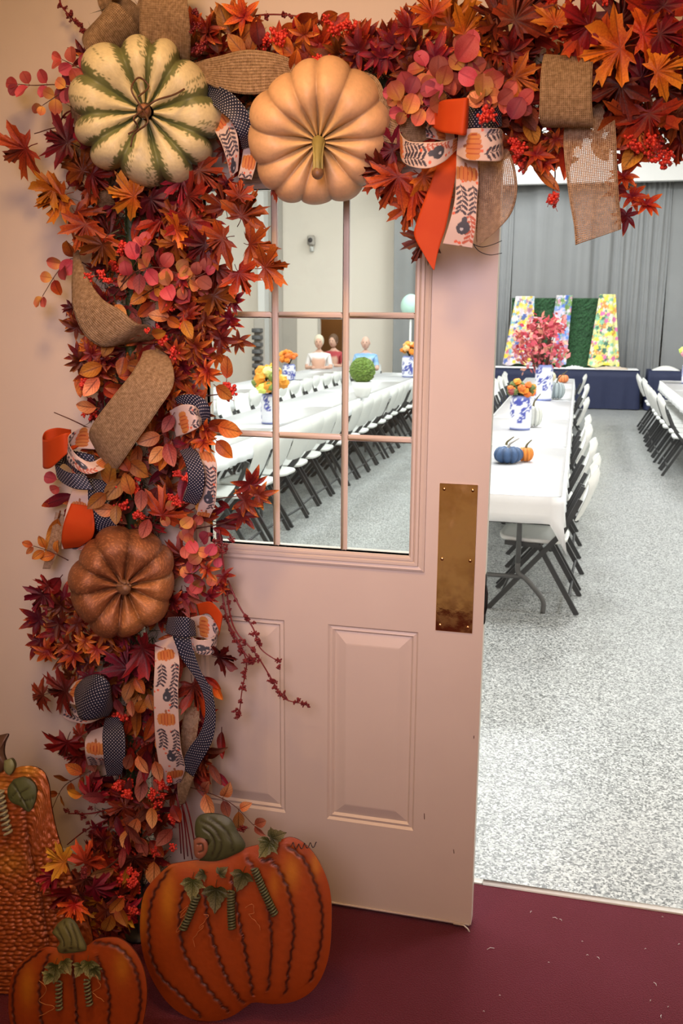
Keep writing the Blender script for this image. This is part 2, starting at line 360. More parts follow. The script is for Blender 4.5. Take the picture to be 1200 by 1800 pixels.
for (x0, x1) in (PL, PR):       # sunk bevelled panel with a raised field
    b = MB(); rings = [(0, 0.0, 0), (0.006, 0.007, 0), (0.014, 0.004, 0), (0.020, 0.011, 0), (0.052, 0.0015, 0), (0.056, 0.001, 0)]
    V = []; F = []
    for (i, y, _) in rings: V += [(x0+i, D0+y, PZ0+i), (x1-i, D0+y, PZ0+i), (x1-i, D0+y, PZ1-i), (x0+i, D0+y, PZ1-i)]
    for q in range(len(rings)-1):
        for j in range(4): a = q*4+j; c2 = q*4+(j+1) % 4; F.append((a, c2, c2+4, a+4))
    e = (len(rings)-1)*4; F.append((e, e+1, e+2, e+3)); b.add(V, F); b.box(x0, x1, D0+0.02, D1, PZ0, PZ1)
    b.build('raised_panel', M_door, door, smooth=False)
# window moulding: stepped frame
def frame_ring(b, x0, x1, z0, z1, prof):
    V = []; F = []
    for (o, y) in prof: V += [(x0-o, y, z0-o), (x1+o, y, z0-o), (x1+o, y, z1+o), (x0-o, y, z1+o)]
    m = len(prof)
    for q in range(m-1):
        for j in range(4): a = q*4+j; c2 = q*4+(j+1) % 4; F.append((a, a+4, c2+4, c2))
    b.add(V, F)
b = MB(); frame_ring(b, GX[0], GX[3], GZ[0], GZ[3], [(0.0, 0.02), (0.0, -0.002), (0.006, -0.010), (0.012, -0.010), (0.013, -0.006), (0.018, -0.012), (0.025, -0.012), (0.027, -0.005), (0.036, -0.009), (0.042, -0.006), (0.043, 0.001)])
b.build('window_frame', M_door, door, smooth=False)
for i in (1, 2):
    b = MB(); b.box(GX[i]-0.0085, GX[i]+0.0085, 0.004, 0.018, GZ[0], GZ[3], 0.003); b.build('muntin', M_door, door)
    b = MB()
    for q in range(3): b.box(GX[q]+(0.0085 if q else 0), GX[q+1]-(0.0085 if q < 2 else 0), 0.005, 0.017, GZ[i]-0.0085, GZ[i]+0.0085, 0.003)
    b.build('muntin', M_door, door)
for i in range(3):
    for j in range(3):
        b = MB(); b.box(GX[i]+0.001, GX[i+1]-0.001, 0.020, 0.023, GZ[j]+0.001, GZ[j+1]-0.001); b.build('glass_pane', M_glass, door, smooth=False)
b = MB(); b.box(0.1345, 0.2345, -0.0035, 0.0, 0.896, 1.303, 0.0008); plate = b.build('push_plate', M_brass, door, smooth=False)
for zz in (0.912, 1.098, 1.288):
    for xx in (0.147, 0.222):
        b = MB(); b.ball((xx, -0.0035, zz), 0.0045, 10, 6, sq=(1, 0.45, 1)); b.build('screw', M_brass, plate)
b = MB(); b.box(DX1-0.0005, DX1+0.0025, 0.010, 0.034, 0.92, 1.06, 0.001); b.tube([(DX1+0.002, 0.012, 0.95), (DX1+0.006, 0.008, 0.97), (DX1+0.006, 0.008, 1.01), (DX1+0.002, 0.012, 1.03)], 0.003, 6); b.build('latch', M_dark, door)
b = MB(); b.box(DX0+0.01, DX1-0.004, -0.004, 0.0, 0.010, 0.016); b.tube([(DX1-0.05, -0.006, 0.012), (DX1-0.02, -0.012, 0.016), (DX1-0.008, -0.016, 0.010), (DX1-0.002, -0.018, 0.002)], 0.0022, 6)
b.build('bottom_sweep', M_door, door)
b = MB()
for (x, z, l, sl) in ((0.118, 0.345, 0.018, 0.2), (0.205, 0.245, 0.012, 0.3), (0.25, 0.60, 0.008, 0)): b.tube([(x, -0.0004, z), (x+sl*0.006, -0.0006, z-l)], 0.0011, 5)
b.build('paint_chip', M_twig, door)
for zz in (0.25, 1.1, 2.0):
    b = MB(); b.tube([(DX0-0.004, -0.006, zz-0.05), (DX0-0.004, -0.006, zz+0.05)], 0.006, 10); b.build('hinge', M_brass, door)
# lint on the carpet
b = MB()
for (px, py, l, an) in ((862, 1668, 0.022, 0.5), (933, 1603, 0.010, 1.2), (975, 1614, 0.014, -0.2), (985, 1617, 0.010, -0.8), (1023, 1655, 0.004, 0), (1032, 1679, 0.006, 0.2), (1051, 1684, 0.010, -0.9), (1134, 1668, 0.005, 0.6), (1151, 1730, 0.014, -1.1), (1162, 1787, 0.013, 1.5), (1143, 1759, 0.006, 1.2), (964, 1692, 0.004, 0), (1164, 1612, 0.004, 0), (1193, 1660, 0.007, 0.7), (878, 1750, 0.004, 0), (850, 1778, 0.004, 0), (1174, 1770, 0.005, 1)):
    p = atz(px, py, 0.002); d = np.array([math.cos(an), math.sin(an), 0])*l/2; m_ = np.array([-d[1], d[0], 0.0])*0.3
    b.tube([p-d, p+m_+np.array([0, 0, 0.0015]), p+d], 0.0007, 5)
o = b.build('carpet_lint', M_strip); o['kind'] = 'stuff'; tag(o, 'scattered bits of pale lint on the maroon carpet', 'lint')
# ================================================================== STRUCTURE: the hall
HX0, HX1, HY1, HZ = -8.2, 7.0, 17.9, 6.0
b = MB(); b.box(HX0, HX1, 0.2465, HY1, -0.06, 0.0); b.box(HX0, HX1, 0.205, 0.222, -0.06, -0.005); struct(b.build('hall_floor', M_floor, smooth=False))
b = MB(); b.box(HX0, HX1, 0.205, HY1, HZ, HZ+0.06); struct(b.build('hall_ceiling', M_ceil, smooth=False))
b = MB(); b.box(HX0, -2.6, 0.145, 0.205, 0, HZ); b.box(2.4, HX1, 0.145, 0.205, 0, HZ); b.box(-2.6, 2.4, 0.145, 0.205, 2.9+0.06, HZ); struct(b.build('wall_near', M_beige, smooth=False))
b = MB(); b.box(HX1, HX1+0.06, 0.2, HY1, 0, HZ); struct(b.build('wall_east', M_beige, smooth=False))
b = MB(); b.box(HX0-0.06, HX0, 0.2, HY1, 0, HZ); struct(b.build('wall_west', M_beige, smooth=False))
b = MB(); b.box(HX0, -5.12, HY1, HY1+0.06, 0, HZ); b.box(-5.12, -4.50, HY1, HY1+0.06, 1.64, HZ); b.box(-4.50, HX1, HY1, HY1+0.06, 0, HZ)
struct(b.build('wall_far', M_beige, smooth=False))
M_brown = noisy('brown_room', (0.20, 0.09, 0.025), (0.26, 0.12, 0.035), 2, 0.7)
b = MB(); b.box(-5.6, -4.2, HY1+1.2, HY1+1.26, 0, 2.6); b.box(-5.6, -5.54, HY1+0.06, HY1+1.2, 0, 2.6); b.box(-4.26, -4.2, HY1+0.06, HY1+1.2, 0, 2.6); b.box(-5.6, -4.2, HY1+0.06, HY1+1.26, 2.6, 2.66); b.box(-5.6, -4.2, HY1+0.06, HY1+1.26, -0.06, 0); struct(b.build('wall_alcove', M_brown, smooth=False))
area('alcove_lamp', (-4.9, HY1+0.6, 2.5), (-4.9, HY1+1.0, 0), 0.4, 12, (1.0, 0.8, 0.5))
b = MB(); b.box(-5.17, -5.12, HY1-0.02, HY1, 0, 1.69, 0.004); b.box(-4.50, -4.45, HY1-0.02, HY1, 0, 1.69, 0.004); b.box(-5.12, -4.50, HY1-0.02, HY1, 1.64, 1.69, 0.004); struct(b.build('trim_4', M_beige2))
b = MB(); b.box(-6.45, -6.30, HY1-0.35, HY1, 0, HZ-0.1); struct(b.build('pillar', M_white, smooth=False))
b = MB(); b.box(-6.30, -5.98, HY1-0.05, HY1, 0, HZ-0.1); b.box(-5.98, -5.66, HY1-0.04, HY1, 0, 1.75); struct(b.build('wall_shade_and_trim', M_beige2, smooth=False))  # tall first panel: shade of an angled wall put into a darker colour
# white soffit over the stage curtain
b = MB(); b.box(-3.5, HX1, 17.0, 17.2, 4.27, HZ-0.01); struct(b.build('soffit', M_white, smooth=False))
# stage curtain in separate pleated widths
def curtain(x0, x1, Y, seed, label, amp=0.055):
    r = np.random.default_rng(seed); n = int((x1-x0)*60); xs = np.linspace(x0, x1, n); ph = 0; y = np.zeros(n); 
    wv = np.cumsum(0.26+0.22*np.sin(xs*1.3+seed)+0.12*r.random(n)); flat = 0.35+0.65*np.clip(np.sin(xs*0.9+seed*1.7)*1.3+0.5, 0, 1)
    y = amp*np.sin(wv)*flat + 0.02*np.sin(wv*2.3+1)
    P = [[(xs[i]+0.01*math.sin(z*1.3+i*0.2), Y+y[i]*(1.0-0.12*z/4.3), z) for z in np.linspace(0.02, 4.30, 8)] for i in range(n)]
    b = MB(); b.grid(P); o = b.build('stage_curtain', M_curtain, None, solid=0.004, origin=((x0+x1)/2, Y, 0.0)); tag(o, label, 'curtain'); return o
curtain(-3.38, -0.95, 17.36, 3, 'grey stage curtain width beside the beige wall, ending left of the hedge backdrop')
curtain(-0.93, 2.05, 17.36, 5, 'grey pleated curtain width hanging behind the green hedge backdrop')
curtain(2.07, 6.8, 17.36, 8, 'grey curtain width at the far right beyond the hedge backdrop')
# ------------------------------------------------------------------ hall furniture
def flatbar(b, p, q, w_, t_):    # bar from p to q in the XZ plane: w_ across in plane, t_ along Y
    p = np.array(p, float); q = np.array(q, float); d = q-p; d /= np.linalg.norm(d); s_ = np.array([-d[2], 0, d[0]])*w_/2; y = np.array([0, t_/2, 0])
    V = [p-s_-y, p+s_-y, p+s_+y, p-s_+y, q-s_-y, q+s_-y, q+s_+y, q-s_+y]
    b.add(V, [(3, 2, 1, 0), (4, 5, 6, 7), (0, 1, 5, 4), (1, 2, 6, 5), (2, 3, 7, 6), (3, 0, 4, 7)])
def make_chair(label):
    t = thing('folding_chair', label, 'chair')
    P = []       # seat, rounded panel
    def rr(u, hw, hd, e=4.0):
        a = 2*math.pi*u; c_, s_ = math.cos(a), math.sin(a); return hd*math.copysign(abs(c_)**(2/e), c_), hw*math.copysign(abs(s_)**(2/e), s_)
    b = MB(); n = 28; V = []; F = []
    for (k_, z) in ((0.0, 0.437), (0.85, 0.437), (0.97, 0.445), (1.0, 0.436), (0.98, 0.420), (0.85, 0.415), (0.0, 0.415)):
        for i in range(n):
            x, y = rr(i/n, 0.20*k_, 0.205*k_); V.append((0.02+x, y, z+(0.012*x)))
    for q in range(6):
        for i in range(n): a = q*n+i; c2 = q*n+(i+1) % n; F.append((a, c2, c2+n, a+n))
    b.add(V, F); b.build('seat', M_chairw, t)
    b = MB(); P1 = []; nb, mb = 15, 9         # backrest, a curved panel leaning back
    for side in (0, 1):
        G = []
        for i in range(nb):
            u = -1+2*i/(nb-1); y = 0.215*u; top = 0.865-0.05*abs(u)**3.5; bot = 0.555+0.02*abs(u)**4; row = []
            for j in range(mb):
                v_ = j/(mb-1); z = bot+(top-bot)*v_; x = -0.165-(z-0.44)*0.40-0.03*(1-u*u)+0.012*v_**6*3
                th = (0.010 if side else -0.010)*(1-(2*v_-1)**8*0.9)*(1-abs(u)**9*0.9); row.append((x+th, y, z))
            G.append(row)
        P1.append(G)
    b.grid(P1[0]); b.grid([g[::-1] for g in P1[1]]); b.build('backrest', M_chairw, t)
    for s_ in (-1, 1):
        b = MB(); y = 0.222*s_
        flatbar(b, (0.262, y, 0.0), (-0.155, y, 0.50), 0.030, 0.018); flatbar(b, (-0.155, y, 0.50), (-0.245, y, 0.70), 0.030, 0.018); b.build('front_leg', M_chairf, t, smooth=False)
        b = MB(); y = 0.198*s_
        flatbar(b, (-0.262, y, 0.0), (-0.02, y, 0.41), 0.030, 0.018); flatbar(b, (-0.02, y, 0.405), (0.18, y, 0.412), 0.026, 0.016); b.build('rear_leg', M_chairf, t, smooth=False)
    b = MB(); b.tube([(0.185, -0.222, 0.095), (0.185, 0.222, 0.095)], 0.009, 8); b.build('stretcher', M_chairf, t)
    b = MB(); b.tube([(-0.21, -0.198, 0.095), (-0.21, 0.198, 0.095)], 0.009, 8); b.build('stretcher', M_chairf, t)
    return t
ORD = 'first second third fourth fifth sixth seventh eighth ninth tenth eleventh twelfth thirteenth fourteenth fifteenth sixteenth seventeenth eighteenth nineteenth twentieth'.split()
chair0 = make_chair('x'); used = [False]
def put_chair(x, y, rz, label, group):
    if not used[0]:
        used[0] = True; chair0.location = (x, y, 0); chair0.rotation_euler = (0, 0, rz); chair0['label'] = label; chair0['group'] = group; return chair0
    return copy_tree(chair0, (x, y, 0), rz, label, group)
def in_view(x, y, z=0.6):
    px, py = pix((x, y, z)); return (385 < px < 745 and 330 < py < 990) or (840 < px < 1215 and 250 < py < 1250)
def chair_row(xc, ys, rz, where, group):
    n = 0
    for y in ys:
        dx = random.uniform(-0.025, 0.025)
        if in_view(xc, y) or in_view(xc, y, 0.85):
            put_chair(xc+dx, y, rz+random.uniform(-0.06, 0.06), 'white folding chair, %s from the near end %s' % (ORD[n], where), group); n += 1
def table(xc, y0, y1, lab, hang=0.155, legs=True, wid=0.76, droop=False):
    t = thing('folding_table', lab + ' folding table under a white cloth', 'table', (xc, (y0+y1)/2, 0))
    b = MB(); b.box(xc-wid/2+0.012, xc+wid/2-0.012, y0+0.012, y1-0.012, 0.712, 0.748, 0.008); b.build('tabletop', M_ttop, t)
    for (ye, sg) in ((y0+0.26, 1), (y1-0.26, -1)):
        b = MB(); r = 0.0155
        for sx in (-1, 1): b.tube([(xc+sx*0.14, ye, 0.712), (xc+sx*0.14, ye, 0.30)], r, 8)
        for sx in (-1, 1):
            b.tube(cr_spline([(xc+sx*0.14, ye, 0.30), (xc+sx*0.145, ye, 0.24), (xc+sx*0.19, ye, 0.205), (xc+sx*0.26, ye, 0.13), (xc+sx*0.30, ye, 0.07), (xc+sx*0.30, ye, 0.0)], 4), r, 8)
        b.tube([(xc-0.17, ye, 0.215), (xc+0.17, ye, 0.215)], r*0.9, 8); b.tube([(xc-0.14, ye, 0.55), (xc+0.14, ye, 0.55)], r*0.7, 8)
        b.tube([(xc, ye, 0.55), (xc, ye+sg*0.30, 0.70)], r*0.6, 8); b.build('leg', M_tleg, t)
    # cloth with a hanging wavy skirt
    me = MB(); hw = wid/2; nl = 34; r = np.random.default_rng(int(abs(xc*100+y0*10)))
    per = []
    for i in range(nl): per.append((xc-hw, y0+(y1-y0)*i/nl))
    for i in range(12): per.append((xc-hw+wid*i/12, y1))
    for i in range(nl): per.append((xc+hw, y1-(y1-y0)*i/nl))
    for i in range(12): per.append((xc+hw-wid*i/12, y0))
    n = len(per); V = []; F = []; cxm, cym = xc, (y0+y1)/2
    ends = []
    for i, (x, y) in enumerate(per):
        xx = np.clip(x, xc-hw+0.01, xc+hw-0.01); V.append((xx, y, 0.757))
    for lv, (out, dz) in enumerate(((0.004, 0.003), (0.007, 0.05), (0.012, 0.105), (0.016, hang))):
        for i, (x, y) in enumerate(per):
            nx = -1 if abs(x-(xc-hw)) < 1e-6 else (1 if abs(x-(xc+hw)) < 1e-6 else 0); ny = 0
            inner = (y0+0.06 < y < y1-0.06)
            if abs(y-y0) < 1e-6: ny = -0.35
            if abs(y-y1) < 1e-6: ny = 0.35 if False else 0
            wv = 0.010*math.sin(i*1.9+x)*lv/3+0.006*math.sin(i*0.77)*lv/3; dd = dz
            if droop and lv == 3 and nx > 0 and y < y0+0.10: dd += 0.17; wv += 0.02
            if droop and lv == 2 and nx > 0 and y < y0+0.10: dd += 0.07
            if droop and lv >= 2 and nx > 0 and y0+0.10 <= y < y0+0.25: dd += 0.05
            V.append((x+nx*(out+wv), y+(ny*(out+wv)), 0.757-dd))
    for lv in range(4):
        for i in range(n): a = lv*n+i; c2 = lv*n+(i+1) % n; F.append((a, a+n, c2+n, c2))
    # top
    ct = len(V)
    for i in range(nl+1):
        pass
    F.append(tuple(range(n))[::-1]); me.add(V, F)
    o = me.build('tablecloth', M_cloth, None, solid=0.0012, origin=(xc, (y0+y1)/2, 0.75)); tag(o, 'white plastic cloth draped over the ' + lab + ' table', 'tablecloth')
XA = 0.052
ya = [2.782, 4.85, 6.92, 8.99, 11.06, 13.12]
nm = ['nearest', 'second', 'third', 'fourth', 'farthest']
for i in range(5): table(XA, ya[i]+(0.001 if i else 0), ya[i+1]-0.001, nm[i]+' table-row-in-the-doorway'.replace('-', ' ').replace('table row', 'row'), droop=(i == 0))
XB = -2.43
yb_ = [3.3, 5.37, 7.44, 9.51, 11.58, 13.65]
for i in range(5): table(XB, yb_[i]+0.001, yb_[i+1]-0.001, nm[i]+' row behind the door window')
XC = 2.13
for i in range(3): table(XC, [7.0, 9.07, 11.14][i]+0.001, [9.07, 11.14, 13.21][i]-0.001, ['nearest', 'middle', 'farthest'][i]+' row at the right edge')
XD = -3.95
for i in range(4): table(XD, [7.4, 9.47, 11.54, 13.61][i]+0.001, [9.47, 11.54, 13.61, 15.6][i]-0.001, ['nearest', 'second', 'third', 'farthest'][i]+' row along the beige wall')
chair_row(XA+0.252, [3.27, 3.80, 4.62, 5.5, 6.3, 8.3, 10.4, 12.7], math.pi, 'on the doorway row, right side', 'chairs on the right of the doorway row')
chair_row(XA-0.252-0.13, [3.27+0.60*i for i in range(17)], 0, 'on the doorway row, left side', 'chairs on the left of the doorway row')
chair_row(XB+0.40, [4.02+0.5*i for i in range(20)], math.pi, 'on the window row, aisle side', 'chairs on the aisle side of the window row')
chair_row(XB-0.48, [4.2+0.55*i for i in range(17)], 0, 'on the window row, wall side', 'chairs on the wall side of the window row')
chair_row(XC-0.40, [5.6+0.5*i for i in range(16)], 0, 'on the right-edge row, aisle side', 'chairs on the aisle side of the right row')
chair_row(XD+0.45, [7.5+0.55*i for i in range(14)], math.pi, 'on the row along the beige wall', 'chairs on the near side of the wall row')
# navy-draped head tables
def draped(x0, x1, y0, y1, h, lab, seed):
    b = MB(); n = 90; per = []
    for i in range(n): per.append((x0+(x1-x0)*i/n, y0, 0, -1))
    for i in range(14): per.append((x1, y0+(y1-y0)*i/14, 1, 0))
    for i in range(20): per.append((x1-(x1-x0)*i/20, y1, 0, 1))
    for i in range(14): per.append((x0, y1-(y1-y0)*i/14, -1, 0))
    m = len(per); V = []; F = []
    for lv in range(6):
        t_ = lv/5
        for i, (x, y, nx, ny) in enumerate(per):
            o_ = t_*(0.03+0.018*math.sin(i*0.55+seed)+0.012*math.sin(i*1.31)); V.append((x+nx*o_, y+ny*o_, h-(h-0.015)*t_))
    for lv in range(5):
        for i in range(m): a = lv*m+i; c2 = lv*m+(i+1) % m; F.append((a, a+m, c2+m, c2))
    F.append(tuple(range(m))); b.add(V, F); o = b.build('draped_table', M_navy, None, origin=((x0+x1)/2, (y0+y1)/2, 0)); tag(o, lab, 'table')
draped(-2.05, 1.62, 16.15, 16.85, 0.75, 'long head table draped to the floor in navy cloth before the curtain', 1)
draped(1.78, 4.6, 16.15, 16.85, 0.75, 'second navy-draped head table at the right edge of the hall', 2)
b = MB(); b.box(-2.0, 1.6, 16.13, 16.80, 0.7505, 0.757, 0.003); tag(b.build('table_runner', M_cloth, None, origin=(-0.2, 16.5, 0.75)), 'white runner along the top of the navy head table', 'cloth')
# green hedge backdrop standing on the head table
M_hedge = mat('boxwood_hedge', (0.02, 0.09, 0.03), 0.7); k = N(M_hedge); f1 = k.noise(45, 4); k.base(k.mix(k.ramp(f1, [(0.35, (0,)), (0.7, (1,))]), (0.006, 0.035, 0.012), (0.04, 0.15, 0.05))); k.bump(f1, 1.0, 0.03)
for (x0, x1, lab) in ((-0.86, 0.06, 'green boxwood hedge panel, the left one on the head table'), (0.07, 1.02, 'green boxwood hedge panel, the right one on the head table')):
    b = MB(); nx, nz = 26, 34; P = [[(x0+(x1-x0)*i/nx, 16.70-0.03*rng.random()*(0 < i < nx), 0.76+1.33*j/nz) for j in range(nz+1)] for i in range(nx+1)]
    b.grid(P); b.box(x0, x1, 16.705, 16.75, 0.76, 2.09); tag(b.build('hedge_panel', M_hedge, None, smooth=False, origin=((x0+x1)/2, 16.7, 0.76)), lab, 'hedge panel')
def pal_noise(n, base, cols, seed, r_=0.05):
    return None
def floral_drape(xt0, xt1, xb0, xb1, z0, z1, Y, base, cols, lab, seed, n=70):
    r = np.random.default_rng(seed); nu, nv = 40, 70; P = np.zeros((nu, nv, 3)); col = np.zeros((nu, nv, 3)); col[:] = base
    for i in range(nu):
        for j in range(nv):
            u = i/(nu-1); v_ = j/(nv-1); x = (xb0*(1-v_)+xt0*v_)*(1-u)+(xb1*(1-v_)+xt1*v_)*u
            P[i, j] = (x, Y-0.04-0.035*math.sin(u*math.pi*5+seed)*(1-0.5*v_)-0.05*math.sin(math.pi*u), z0+(z1-z0)*v_+(0.03*math.sin(u*9+seed) if j == 0 else 0))
    for q in range(n):
        cx = r.uniform(P[..., 0].min(), P[..., 0].max()); cz = r.uniform(z0, z1); rad = r.uniform(0.018, 0.05); c_ = cols[r.integers(len(cols))]
        d = np.hypot(P[..., 0]-cx, P[..., 2]-cz)/rad*(1+0.25*np.sin(5*np.arctan2(P[..., 2]-cz, P[..., 0]-cx))); col[d < 1] = c_
    b = MB(); b.grid(P, col); o = b.build('floral_drape', M_print, None, solid=0.01, origin=((xb0+xb1)/2, Y-0.03, z0)); tag(o, lab, 'drape')
WH = (0.8, 0.75, 0.78)
floral_drape(-0.78, -0.42, -0.98, -0.40, 0.80, 2.12, 16.62, (0.72, 0.62, 0.68), [(0.85, 0.6, 0.05), (0.1, 0.15, 0.4), (0.85, 0.75, 0.25), (0.5, 0.25, 0.35), (0.25, 0.5, 0.6), (0.8, 0.8, 0.8), (0.85, 0.62, 0.1)], 'yellow and lilac floral drape at the left end of the hedge backdrop', 3, 300)
floral_drape(-0.0, 0.30, -0.14, 0.25, 0.80, 2.14, 16.62, (0.25, 0.38, 0.25), [(0.1, 0.2, 0.65), (0.7, 0.6, 0.75), (0.3, 0.45, 0.8), (0.6, 0.3, 0.4), (0.75, 0.7, 0.7), (0.2, 0.35, 0.1)], 'blue and lilac floral drape down the middle of the hedge backdrop', 5, 300)
floral_drape(0.80, 1.10, 0.66, 1.26, 0.80, 2.16, 16.62, (0.80, 0.80, 0.30), [(0.85, 0.85, 0.45), (0.08, 0.2, 0.15), (0.75, 0.2, 0.45), (0.8, 0.35, 0.1), (0.85, 0.85, 0.7), (0.9, 0.8, 0.1), (0.3, 0.6, 0.4)], 'lemon yellow floral drape at the right end of the hedge backdrop', 9, 300)
for (x, y, w_, lab, c_) in ((-1.35, 16.3, 0.5, 'pale folded cloth at the left end of the head table', (0.7, 0.6, 0.55)), (0.42, 16.3, 0.34, 'white crumpled napkins beside the pink tree on the head table', (0.8, 0.8, 0.8)), (1.1, 16.3, 0.6, 'tan runner below the lemon drape on the head table', (0.6, 0.5, 0.4))):
    b = MB(); P = [[(x-w_/2+w_*i/12, y-0.12+0.24*j/6, 0.762+0.06*abs(math.sin(i*1.3+j*0.9))*(0.3+0.7*math.sin(math.pi*i/12))*math.sin(math.pi*j/6)) for j in range(7)] for i in range(13)]
    b.grid(P, np.tile(np.array(c_), (13, 7, 1))); tag(b.build('folded_cloth', M_print, None, solid=0.008, origin=(x, y, 0.765)), lab, 'cloth')
for (x, lab) in ((2.1, 'white folded linens on the right navy table'), (2.75, 'tan folded linens on the right navy table')):
    b = MB(); P = [[(x-0.25+0.5*i/10, 16.25+0.3*j/6, 0.755+0.08*math.sin(math.pi*i/10)*math.sin(math.pi*j/6)) for j in range(7)] for i in range(11)]
    b.grid(P, np.tile(np.array((0.75, 0.75, 0.72) if x < 2.5 else (0.65, 0.52, 0.36)), (11, 7, 1))); tag(b.build('folded_cloth', M_print, None, solid=0.01, origin=(x, 16.4, 0.76)), lab, 'cloth')
# ------------------------------------------------------------------ table decorations
def vase(x, y, r, h, lab, z=0.7585, style=0):
    t = thing('vase', lab, 'vase', (x, y, z)); b = MB(); n = 40
    rr = np.random.default_rng(int(abs(x*1000)+y*10)); sp = [(rr.uniform(0, 6.28), rr.uniform(0.1, 0.9)*h, rr.uniform(0.15, 0.35)) for _ in range(34)]
    def col(tt, zz):
        c_ = np.array((0.80, 0.82, 0.90))
        for (a_, z_, q) in sp:
            d = math.hypot(((tt-a_+math.pi) % (2*math.pi)-math.pi), (zz-z_)/r)
            if q*0.55 < d < q or d < q*0.25: c_ = np.array((0.06, 0.08, 0.38))
        if zz > h*0.94 or zz < h*0.05: c_ = np.array((0.2, 0.25, 0.55))
        return c_
    prof = [(0.0, 0.0), (r*0.92, 0.0)]+[(r*(0.94+0.06*math.sin(math.pi*q/26)), h*q/26) for q in range(1, 24)]+[(r*0.86, h*0.96), (r*0.78, h), (r*0.70, h*0.99), (r*0.68, h*0.8), (0, h*0.8)]
    b.lathe(prof, (x, y, z), n, col); b.build('body', M_gourd, t); return t
def flowers(t, x, y, z, r, cols, n, seed, rb=0.035, tall=1.0, name='flower'):
    r_ = np.random.default_rng(seed)
    for q in range(n):
        a = r_.uniform(0, 6.28); ph = math.acos(r_.uniform(-0.25, 1)); rr = r*r_.uniform(0.65, 1)
        c_ = (x+rr*math.sin(ph)*math.cos(a), y+rr*math.sin(ph)*math.sin(a), z+rr*math.cos(ph)*tall); cc = np.array(cols[r_.integers(len(cols))])
        b = MB(); b.ball(c_, rb*r_.uniform(0.75, 1.15), 9, 7, cc, (1, 1, 0.8))
        V = np.array(b.v); V += r_.normal(0, rb*0.10, V.shape); b.v = [tuple(p) for p in V]; b.build(name, M_blobs, t, smooth=False)
    b = MB()
    for q in range(14):
        a = r_.uniform(0, 6.28); b.tube([(x, y, z-r*0.7), (x+0.6*r*math.cos(a), y+0.6*r*math.sin(a), z+0.4*r)], 0.006, 5)
    b.build('stems', M_pine, t)
OR = [(0.85, 0.25, 0.02), (0.85, 0.35, 0.05), (0.75, 0.18, 0.03)]
p = atz(912, 757, 0.758); t = vase(p[0], p[1]+0.1, 0.095, 0.30, 'blue and white patterned cylinder vase with orange flowers on the doorway row'); flowers(t, p[0], p[1]+0.1, 1.09, 0.11, OR+[(0.12, 0.16, 0.04), (0.3, 0.05, 0.05)], 26, 3)
p = atz(953, 705, 0.758); t = vase(p[0], p[1]+0.1, 0.105, 0.42, 'blue and white patterned vase holding a pink leafy tree')
# pink tree
tree = thing('artificial_tree', 'coral pink leafy artificial branches standing in the tall patterned vase', 'artificial tree', (p[0], p[1]+0.1, 1.10)); r_ = np.random.default_rng(4); b = MB(); lv = MB()
for q in range(26):
    a = r_.uniform(0, 6.28); e = r_.uniform(0.05, 0.34); tip = np.array([p[0]+e*math.cos(a)*0.95-0.05, p[1]+0.1+e*math.sin(a)*0.7, 1.22+r_.uniform(-0.05, 0.50)*(1-e*0.9)]); b.tube([(p[0], p[1]+0.1, 0.85), ((p[0]+tip[0])/2, (p[1]+0.1+tip[1])/2, (tip[2]+1.1)/2+0.05), tip], [0.008, 0.006, 0.003], 5)
    for s_ in range(24):
        c_ = tip+r_.normal(0, 0.060, 3); u_ = r_.normal(0, 1, 3); u_ /= np.linalg.norm(u_); w2 = np.cross(u_, r_.normal(0, 1, 3)); w2 /= np.linalg.norm(w2); L_ = r_.uniform(0.03, 0.05)
        cc = np.array([(0.62, 0.10, 0.13), (0.75, 0.22, 0.22), (0.55, 0.06, 0.10), (0.78, 0.35, 0.25)][r_.integers(4)]); lv.add([c_-u_*L_, c_+w2*L_*0.6, c_+u_*L_, c_-w2*L_*0.6], [(0, 1, 2, 3)], cc)
b.build('branches', M_twig, tree); o = lv.build('leaves', M_blobs, tree); o['kind'] = 'stuff'
def pumpkin_mesh(R, H, n, depth, nu=None, nv=40, dimple=0.18, irr=0.0, seed=0, colf=None, fat=0.9):
    nu = nu or n*12; r_ = np.random.default_rng(seed); offs = r_.uniform(-irr, irr, n)
    th = np.linspace(0, 2*math.pi, nu, endpoint=False); ph = np.linspace(0.03, math.pi-0.03, nv); P = np.zeros((nu, nv, 3)); col = np.zeros((nu, nv, 3))
    g = np.abs(np.sin((th+irr*np.sin(3*th+seed)*0.4)*n/2.0)); lobe = 1+0.05*np.sin(th*2+seed)+0.03*np.sin(th*5+seed)
    for j, p_ in enumerate(ph):
        s_, c_ = math.sin(p_), math.cos(p_); rad = R*lobe*(s_**fat)*(1-depth*(1-g**0.55)*(0.35+0.65*s_)); z = H*c_*(1-dimple*2.2*np.exp(-(s_/0.42)**2)*(0.75+0.25*(1-g)))
        z = z - H*0.10*(1-g**0.7)*c_; P[:, j, 0] = rad*np.cos(th); P[:, j, 1] = rad*np.sin(th); P[:, j, 2] = z
        if colf: col[:, j] = np.array([colf(a, p_, gg) for a, gg in zip(th, g)])
    return P, col
def frame_of(axis, up=(0, 0, 1)):
    a = np.array(axis, float); a /= np.linalg.norm(a); u = np.array(up, float)-a*np.dot(up, a)
    if np.linalg.norm(u) < 1e-3: u = np.array([1.0, 0, 0])-a*a[0]
    u /= np.linalg.norm(u); return np.cross(u, a), u, a          # x, y, z axes
